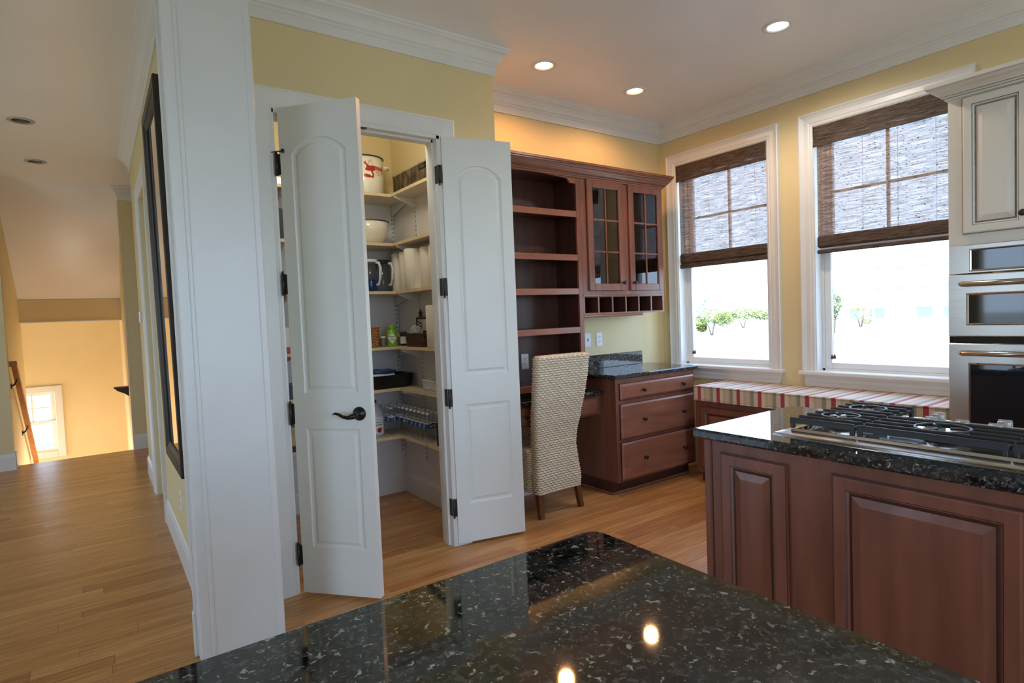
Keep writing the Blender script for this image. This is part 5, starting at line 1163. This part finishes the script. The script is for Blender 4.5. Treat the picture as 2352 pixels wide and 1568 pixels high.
gx, gy = -2.457, 0.515
t = thing('green_bottle', 'lime green bottle with a white diamond label', 'bottle', (gx, gy, zb))
q = MB(); q.lathe([(0.036, zb), (0.040, zb + 0.005), (0.041, zb + 0.095), (0.036, zb + 0.115), (0.024, zb + 0.128), (0.024, zb + 0.130)], (gx, gy, 0), 28); q.build('body', LGREEN, t)
q = MB(); q.lathe([(0.028, zb + 0.126), (0.029, zb + 0.13), (0.027, zb + 0.158), (0.02, zb + 0.161)], (gx, gy, 0), 24); q.build('cap', LGREEN, t)
q = MB(); fd = Vector((CAM.x - gx, CAM.y - gy, 0)).normalized(); fr2 = Vector((-fd.y, fd.x, 0))
def onb(u, v, e=0.001): th_ = u / 0.041; return (gx + (0.041 + e) * (fd.x * math.cos(th_) + fr2.x * math.sin(th_)), gy + (0.041 + e) * (fd.y * math.cos(th_) + fr2.y * math.sin(th_)), zb + 0.062 + v)
for k in range(8):
    ua, ub = -0.036 + k * 0.009, -0.027 + k * 0.009; va, vb = 0.044 * (1 - abs(ua) / 0.037), 0.044 * (1 - abs(ub) / 0.037)
    q.F([q.P(onb(ua, -va)), q.P(onb(ub, -vb)), q.P(onb(ub, vb)), q.P(onb(ua, va))])
q.build('diamond_label', LABELW, t, 'white diamond label')
q = MB()
for v, w_, hh in ((0.010, 0.022, 0.0028), (-0.003, 0.014, 0.0015), (-0.012, 0.016, 0.0012), (-0.02, 0.010, 0.0012)):
    for k in range(6):
        ua = -w_ + 2 * w_ * k / 6; ub = ua + 2 * w_ / 6 * 0.8; q.F([q.P(onb(ua, v - hh, 0.0016)), q.P(onb(ub, v - hh, 0.0016)), q.P(onb(ub, v + hh, 0.0016)), q.P(onb(ua, v + hh, 0.0016))])
q.build('label_print', SLOT, t)
# film package and framed flag in the dark basket
t = thing('film_package', 'crinkled clear film package lying in the dark basket', 'package', (-2.375, 0.26, zb + 0.02))
q = MB(); rr3 = random.Random(5); n1, n2_ = 18, 14; rows = []
for i in range(n2_ + 1):
    ph = PI * i / n2_; rows.append([q.P((-2.385 + (0.045 + rr3.uniform(-.010, .010)) * math.sin(ph) * math.cos(2 * PI * j / n1), 0.262 + (0.066 + rr3.uniform(-.015, .015)) * math.sin(ph) * math.sin(2 * PI * j / n1), zb + 0.092 + (0.052 + rr3.uniform(-.012, .012)) * -math.cos(ph))) for j in range(n1)])
for i in range(n2_):
    for j in range(n1): q.F((rows[i][j], rows[i][(j + 1) % n1], rows[i + 1][(j + 1) % n1], rows[i + 1][j]))
q.build('wrap', CRINK, t)
t = thing('framed_flag', 'small dark frame with a striped ribbon and black star ornament on top', 'frame', (-2.315, 0.28, zb + 0.02))
Mf = frame((-2.318, 0.385, zb + 0.094), (0, -1, 0), (0.04, 0, 1), (-1, 0, 0))
q = MB(Mf); q.rings(rect(0, 0.215, 0, 0.115), [(0, -0.012, 0), (0, 0.004, 0), (0.014, 0.004, 0), (0.016, -0.002, 0)], fill=False); q.build('border', MFRAME, t)
q = MB(Mf); q.box(0.012, 0.203, 0.012, 0.103, -0.010, -0.003); q.build('backing', METALW, t)
q = MB(Mf)
for k in range(5):
    q.extr([(0.030 + 0.0 * k, 0.088 - k * 0.011), (0.085, 0.060 - k * 0.011 + 0.012), (0.085, 0.052 - k * 0.011 + 0.012), (0.030, 0.080 - k * 0.011)], lambda p, q_: (p, q_, 0.004), lambda p, q_: (p, q_, 0.009), k % 2)
q.build('striped_ribbon', [SLOT, LABELW], t)
q = MB(Mf); st_ = [(0.062 + (0.030 if k % 2 == 0 else 0.013) * math.sin(k * PI / 5), 0.140 + (0.030 if k % 2 == 0 else 0.013) * math.cos(k * PI / 5)) for k in range(10)]
q.extr(st_, lambda p, q_: (p, q_, -0.006), lambda p, q_: (p, q_, 0.004)); q.build('star', BLACK, t)
# fifth shelf
zb = L1(4)
t = thing('roasting_pan', 'black oblong roasting pan on the fifth shelf', 'pan', (-2.49, 0.56, zb))
q = MB(); lv = []
for k, z in ((0.86, 0.0), (0.93, 0.012), (1.0, 0.095), (1.03, 0.098), (0.97, 0.095), (0.90, 0.014)):
    lv.append([q.P((-2.49 + 0.178 * k * (x / 0.178), 0.578 + 0.135 * k * (y / 0.135), zb + z)) for x, y, nx, ny, s in rrect(0, 0, 0.178, 0.135, 0.06, 0.03)])
n = len(lv[0])
for a_, b_ in zip(lv, lv[1:]):
    for i in range(n): q.F((a_[i], a_[(i + 1) % n], b_[(i + 1) % n], b_[i]), 0, True)
q.F(lv[0][::-1]); q.F(lv[-1]); q.build('pan_body', BLACKP, t)
t = thing('blue_bag', 'flat blue and white plastic bag lying in the black roasting pan', 'bag', (-2.56, 0.52, zb + 0.09))
for nm, z0, z1, mt2, dx in (('white_side', 0.016, 0.108, LABELW, 0.0), ('blue_side', 0.106, 0.130, BLUE, 0.008)):
    q = MB(); lo = []; nn = 16
    for lvl, z in ((0.86, z0), (1.0, z0 + (z1 - z0) * .75), (0.9, z1)):
        lo.append([q.P((-2.555 + dx + 0.108 * lvl * math.copysign(abs(math.cos(2 * PI * j / nn)) ** 0.5, math.cos(2 * PI * j / nn)) + 0.004 * math.sin(j * 2.3), 0.560 + 0.098 * lvl * math.copysign(abs(math.sin(2 * PI * j / nn)) ** 0.5, math.sin(2 * PI * j / nn)), zb + z + 0.004 * math.sin(j * 1.9))) for j in range(nn)])
    for a_, b_ in zip(lo, lo[1:]):
        for i in range(nn): q.F((a_[i], a_[(i + 1) % nn], b_[(i + 1) % nn], b_[i]), 0, True)
    q.F(lo[0][::-1]); q.F(lo[-1]); q.build(nm, mt2, t)
t = thing('white_bin', 'small white woven bin with a pale teal pattern', 'bin', (-2.37, -0.08, zb))
q = MB(); bl = []
for k, z in ((0.92, 0.0), (1.0, 0.062), (1.02, 0.064), (0.96, 0.062), (0.9, 0.01)): bl.append([q.P((-2.375 + x * k, -0.045 + y * k, zb + z * 1.25)) for x, y, nx, ny, s in rrect(0, 0, 0.072, 0.125, 0.015, 0.02)])
n = len(bl[0])
for li, (a_, b_) in enumerate(zip(bl, bl[1:])):
    for i in range(n): q.F((a_[i], a_[(i + 1) % n], b_[(i + 1) % n], b_[i]), 0)
q.F(bl[0][::-1]); q.F(bl[-1]); q.build('bin_body', WCANVAS, t)
q = MB(); q.tube([(-2.375 + x * 1.02, -0.045 + y * 1.02, zb + 0.078) for x, y, nx, ny, s in rrect(0, 0, 0.072, 0.125, 0.015, 0.02)], 0.004, 6, closed=True); q.build('rim', WCANVAS, t)
q = MB()
for k in range(7): q.tube([(-2.4465, -0.13 + k * 0.026, zb + 0.014 + 0.004 * (k % 2)), (-2.4475, -0.118 + k * 0.026, zb + 0.024), (-2.4475, -0.108 + k * 0.026, zb + 0.017)], 0.003, 5)
q.build('teal_print', TEALP, t)
t = thing('dark_bundle', 'dark bundle of small packets poking out of the white bin', 'packets', (-2.36, -0.09, zb + 0.03))
for k in range(4):
    q = MB(frame((-2.375 + 0.012 * k, -0.10 + 0.03 * k, zb + 0.020), (math.cos(k), math.sin(k), 0), (0, 0, 1), (math.sin(k), -math.cos(k), 0))); q.box(-0.016, 0.016, 0, 0.074 + 0.006 * (k % 2), -0.006, 0.006, 0, 0.003); q.build('packet', BLACKP if k % 2 else NAVY, t)
# lowest shelf: jug and water bottles
zb = L1(5)
t = thing('vinegar_jug', 'milky plastic jug with a white label and red fruit', 'jug', (-2.605, 0.575, zb))
q = MB(); q.lathe([(0.066, zb), (0.072, zb + 0.006), (0.073, zb + 0.150), (0.066, zb + 0.185), (0.040, zb + 0.225), (0.020, zb + 0.240), (0.020, zb + 0.250)], (-2.605, 0.575, 0), 28); q.build('body', JUGP, t)
q = MB(); q.lathe([(0.022, zb + 0.246), (0.022, zb + 0.268), (0.01, zb + 0.270)], (-2.605, 0.575, 0), 18); q.build('cap', RED, t)
q = MB(); q.tube([(-2.67, 0.54, zb + 0.14), (-2.700, 0.52, zb + 0.16), (-2.69, 0.53, zb + 0.215), (-2.645, 0.555, zb + 0.225)], 0.010, 8); q.build('handle', JUGP, t)
jx, jy = -2.605, 0.575; fd2 = Vector((CAM.x - jx, CAM.y - jy, 0)).normalized(); fr3 = Vector((-fd2.y, fd2.x, 0))
def onj(u, v, e=0.001): th_ = u / 0.073; return (jx + (0.073 + e) * (fd2.x * math.cos(th_) + fr3.x * math.sin(th_)), jy + (0.073 + e) * (fd2.y * math.cos(th_) + fr3.y * math.sin(th_)), zb + 0.085 + v)
q = MB()
for k in range(12):
    ua = -0.072 + k * 0.012; q.F([q.P(onj(ua, -0.062)), q.P(onj(ua + 0.012, -0.062)), q.P(onj(ua + 0.012, 0.062)), q.P(onj(ua, 0.062))])
q.build('label', LABELW, t)
q = MB(); q.F([q.P(onj(0.034 + 0.018 * math.cos(k * PI / 7), -0.036 + 0.019 * math.sin(k * PI / 7), 0.002)) for k in range(14)]); q.F([q.P(onj(u, v, 0.002)) for u, v in ((0.045, -0.022), (0.056, -0.018), (0.052, -0.030))]); q.build('fruit_print', RED, t)
q = MB()
for v, w_, hh in ((0.042, 0.020, 0.0016), (0.022, 0.026, 0.0022), (0.004, 0.026, 0.0034)):
    for k in range(6): ua = 0.034 - w_ + 2 * w_ * k / 6; ub = ua + 2 * w_ / 6 * 0.75; q.F([q.P(onj(ua, v - hh, 0.002)), q.P(onj(ub, v - hh, 0.002)), q.P(onj(ub, v + hh, 0.002)), q.P(onj(ua, v + hh, 0.002))])
q.build('label_print', SLOT, t)
wb0 = thing('water_bottle', 'small clear water bottle with navy label in the pack on the lowest shelf', 'bottle', (0, 0, 0), 'water bottles on the lowest pantry shelf')
q = MB(); q.lathe([(0.024, 0.0), (0.029, 0.004), (0.031, 0.012), (0.0285, 0.03), (0.031, 0.042), (0.0285, 0.056), (0.031, 0.070), (0.029, 0.084), (0.0315, 0.098), (0.0315, 0.138), (0.029, 0.156), (0.019, 0.178), (0.012, 0.190), (0.012, 0.194)], (0, 0, 0), 18); q.build('body', PETB, wb0)
q = MB(); q.lathe([(0.0318, 0.098), (0.0320, 0.100), (0.0320, 0.130)], (0, 0, 0), 18, cap=False); q.lathe([(0.0320, 0.130), (0.0318, 0.138)], (0, 0, 0), 18, 1, cap=False); q.build('label', [LABELB, LABELW], wb0)
q = MB()
for k in range(3):
    for j in range(4):
        ta = k * 2.1 + j * 0.22; tb = ta + 0.17
        q.F([q.P((0.0324 * math.cos(t_), 0.0324 * math.sin(t_), z_)) for t_, z_ in ((ta, 0.110), (tb, 0.110), (tb, 0.121), (ta, 0.121))])
    ta = k * 2.1; q.F([q.P((0.0324 * math.cos(t_), 0.0324 * math.sin(t_), z_)) for t_, z_ in ((ta, 0.104), (ta + .4, 0.104), (ta + .4, 0.1065), (ta, 0.1065))]); q.F([q.P((0.0324 * math.cos(t_), 0.0324 * math.sin(t_), z_)) for t_, z_ in ((ta + .4, 0.104), (ta + .8, 0.104), (ta + .8, 0.1065), (ta + .4, 0.1065))])
q.build('label_print', LABELW, wb0)
q = MB(); q.lathe([(0.0145, 0.191), (0.0148, 0.193), (0.0145, 0.204), (0.010, 0.2055)], (0, 0, 0), 14); q.build('cap', LABELW, wb0)
first = True
spots = [(-2.422, 0.66 - 0.0665 * k) for k in range(10)] + [(-2.354, 0.66 - 0.0665 * k) for k in range(10)] + [(-2.489, 0.66), (-2.489, 0.5935), (-2.489, 0.527)]
for x, y in spots:
    if first: wb0.location = (x, y, zb); first = False
    else: dup(wb0, (x, y, zb), None, rz=random.uniform(0, 6))
t = thing('black_flask', 'black flask at the door-jamb end of the lowest pantry shelf', 'flask', (-2.40, -0.13, zb))
q = MB(); q.lathe([(0.034, zb), (0.036, zb + 0.004), (0.036, zb + 0.15), (0.026, zb + 0.165), (0.026, zb + 0.19), (0.02, zb + 0.193)], (-2.405, -0.10, 0), 20); q.build('body', BLACKP, t)
# things glimpsed through the hinge gap of the left door
def carton(lab, x0, x1, y0, y1, zb, h, mat, band=None, name='carton'):
    t = thing(name, lab, 'box', ((x0 + x1) / 2, (y0 + y1) / 2, zb))
    q = MB(); q.box(x0, x1, y0, y1, zb, zb + h, 0, 0.004); q.build('box_body', mat, t)
    q = MB(); q.box(x0 + 0.004, x1 - 0.004, y0 + 0.004, y1 - 0.004, zb + h, zb + h + 0.002); q.box((x0 + x1) / 2 - 0.02, (x0 + x1) / 2 + 0.02, y0 - 0.0006, y1 + 0.0006, zb + h * 0.25, zb + h + 0.0026, 1); q.build('flaps', [mat, band or mat], t)
carton('black carton on the second shelf seen through the hinge gap', -3.36, -3.12, 0.46, 0.70, L1(1), 0.20, BLACKP)
carton('red carton on the fourth shelf seen through the hinge gap', -3.33, -3.14, 0.46, 0.64, L1(3), 0.17, REDT, LABELW)
carton('black box on the fifth shelf seen through the hinge gap', -3.34, -3.12, 0.46, 0.70, L1(4), 0.085, BLACKP, SLOT)
carton('dark brown carton on the lowest shelf seen through the hinge gap', -3.34, -3.12, 0.46, 0.70, L1(5), 0.16, MFRAME, TANW)
carton('grey carton on the topmost shelf seen through the hinge gap', -3.36, -3.16, 0.46, 0.66, L1(0), 0.05, CANG, TANW)

# ------------------------------------------------------------------ outdoors
GZ = -2.0
wall('ground_outdoors', MB().box(-150, 700, -400, 500, GZ - 1, GZ), LAWN, 'pale dry lawn stretching away outside the windows')
def leaves(mb, c, rx, rz, n, size, rnd):
    for k in range(n):
        while True:
            p = Vector((rnd.uniform(-1, 1), rnd.uniform(-1, 1), rnd.uniform(-1, 1)))
            if 0.35 < p.length < 1 : break
        q0 = Vector((c[0] + p.x * rx, c[1] + p.y * rx, c[2] + p.z * rz))
        u = Vector((rnd.uniform(-1, 1), rnd.uniform(-1, 1), rnd.uniform(-1, 1))).normalized(); v = u.orthogonal().normalized(); s = size * rnd.uniform(0.6, 1.3)
        mb.F([mb.P(q0 - u * s), mb.P(q0 + v * s * .5), mb.P(q0 + u * s), mb.P(q0 - v * s * .5)])
def tree(name, lab, x, y, blobs, trunkh, mat, seed, size=0.16, n=500):
    rnd = random.Random(seed); t = thing(name, lab, 'tree', (x, y, GZ))
    q = MB()
    for bx_, by_, bz_, rx, rz in blobs: leaves(q, (x + bx_, y + by_, GZ + bz_), rx, rz, n, size, rnd)
    q.build('foliage', mat, t, None, 'stuff')
    q = MB()
    for k in range(3):
        a_ = k * 2.1; q.tube([(x + 0.1 * math.cos(a_), y + 0.1 * math.sin(a_), GZ), (x + 0.35 * math.cos(a_), y + 0.35 * math.sin(a_), GZ + trunkh * .6), (x + 0.7 * math.cos(a_), y + 0.7 * math.sin(a_), GZ + trunkh)], [0.10, 0.08, 0.04], 6)
    q.build('trunk', BARK, t)
tree('live_oak', 'wide yellow-green oak left in the window beside the desk', 57.0, 40.2, ((0, 0, 2.3, 1.7, 1.0), (1.0, -1.0, 1.9, 1.3, 0.9), (-1.0, 1.2, 1.6, 1.1, 0.8), (-0.6, 1.0, 0.9, 0.6, 0.5)), 1.6, LEAF, 1)
tree('shrub_clump', 'low green shrub clump in the middle of the window beside the desk', 78.0, 49.5, ((0, 0, 2.3, 2.0, 1.0), (1.8, -2.2, 2.1, 1.9, 1.0), (-1.5, 2.0, 1.9, 1.6, 0.9)), 1.2, LEAF, 2, 0.2)
tree('young_tree', 'slim young tree at the right of the window beside the desk', 66.0, 36.6, ((0, 0, 2.9, 1.3, 0.9), (0.6, -1.3, 2.6, 1.3, 0.8)), 2.2, LEAF2, 3)
tree('edge_tree', 'leafy green tree half hidden at the left edge of the window beside the ovens', 62.2, 28.3, ((0, 0, 3.4, 1.0, 1.3), (0.2, 0.6, 2.0, 1.0, 1.0)), 2.0, LEAF2, 4)
tree('palm_clump', 'small yellowish shrub in front of the far white house', 80.0, 33.2, ((0, 0, 2.6, 1.2, 0.5), (0.3, -0.5, 1.0, 0.9, 0.7)), 1.8, LEAFY, 6, 0.2, 160)
q = MB(); rnd = random.Random(9)
for k in range(46):
    aa = 0.25 + 0.62 * k / 46; R_ = 330 + rnd.uniform(-30, 30); leaves(q, (R_ * math.cos(aa), R_ * math.sin(aa), GZ + 3.5), 6, 4.2 + rnd.uniform(-1, 2), 70, 1.3, rnd)
tag(q.build('far_treeline', LEAFB, None, None, 'stuff'), 'hazy bluish line of trees on the horizon', 'trees')
def house(name, lab, c, ang, w, dep, floors, big=True):
    t = thing(name, lab, 'house', (c[0], c[1], GZ))
    M = Matrix.Translation(Vector((c[0], c[1], GZ))) @ Matrix.Rotation(ang, 4, 'Z')
    fh = 3.0; hh = floors * fh
    q = MB(M); q.box(-w / 2, w / 2, 0, dep, 0, hh); q.build('walls', WHITEH, t)
    q = MB(M); q.extr([(-0.6, hh), (dep + 0.6, hh), (dep / 2, hh + dep * 0.28)], lambda p, q_: (-w / 2 - 0.5, p, q_), lambda p, q_: (w / 2 + 0.5, p, q_)); q.build('roof', ROOFH if not big else WHITEH, t)
    nw = max(3, int(w / 2.6))
    for f in range(floors):
        for k in range(nw):
            xx = -w / 2 + w * (k + 0.5) / nw
            if f == 0 and big and k % 3 == 2: continue
            q = MB(M); hw_ = 0.5 if f else (0.9 if k % 2 else 0.6); q.box(xx - hw_ - 0.1, xx + hw_ + 0.1, -0.06, 0.02, f * fh + 0.7, f * fh + 2.4); wo_ = q.build('window', WHITEH, t)
            q = MB(M); q.box(xx - hw_, xx + hw_, -0.09, -0.05, f * fh + 0.8, f * fh + 2.3); q.build('pane', GLASSH, wo_)
    if big:
        for f in range(1, floors):
            q = MB(M); q.box(-w / 2, w / 2, -2.4, 0, f * fh - 0.25, f * fh); q.box(-w / 2, w / 2, -2.4, -2.3, f * fh + 0.95, f * fh + 1.05)
            for k in range(int(w / 0.4)): q.box(-w / 2 + k * 0.4, -w / 2 + k * 0.4 + 0.06, -2.38, -2.32, f * fh, f * fh + 0.95)
            q.build('deck', WHITEH, t)
        for k in range(6):
            xx = -w / 2 + 0.15 + (w - 0.3) * k / 5; q = MB(M); q.box(xx - 0.14, xx + 0.14, -2.4, -2.12, 0, hh); q.build('porch_post', WHITEH, t)
        q = MB(M); q.box(-w / 2 - 0.3, w / 2 + 0.3, -2.7, 0, hh - 0.2, hh); q.build('porch_roof', WHITEH, t)
house('beach_house', 'large white three-storey house with decks across the lawn', (91.0, 29.6), -1.25, 20, 12, 3)
house('far_house', 'small pale house with grey roof beyond the trees, nearest the oak', (205, 139), -0.95, 14, 9, 1, False)
house('far_house', 'two-storey pale house with grey roof on the horizon', (222, 132), -0.95, 14, 10, 2, False)
house('far_house', 'pale far house right of the two-storey one', (240, 112), -0.95, 16, 10, 2, False)
# deck railing outside the stair window
t = thing('deck_railing', 'grey wooden deck railing outside the stair window', 'railing', (-5.0, 11, -2))
for z in (-0.32, -0.22, -0.12, -0.02, 0.09): q = MB(); q.box(-9, 0, 10.95, 11.0, z - 0.02, z + 0.02); q.build('rail', DECKW, t)
for k in range(6): q = MB(); q.box(-9 + k * 1.6, -8.9 + k * 1.6, 10.93, 11.03, GZ, 0.16); q.build('post', DECKW, t)
q = MB(); q.box(-9, 0, 8.5, 11.1, -0.75, -0.6); q.build('deck_floor', DECKW, t)
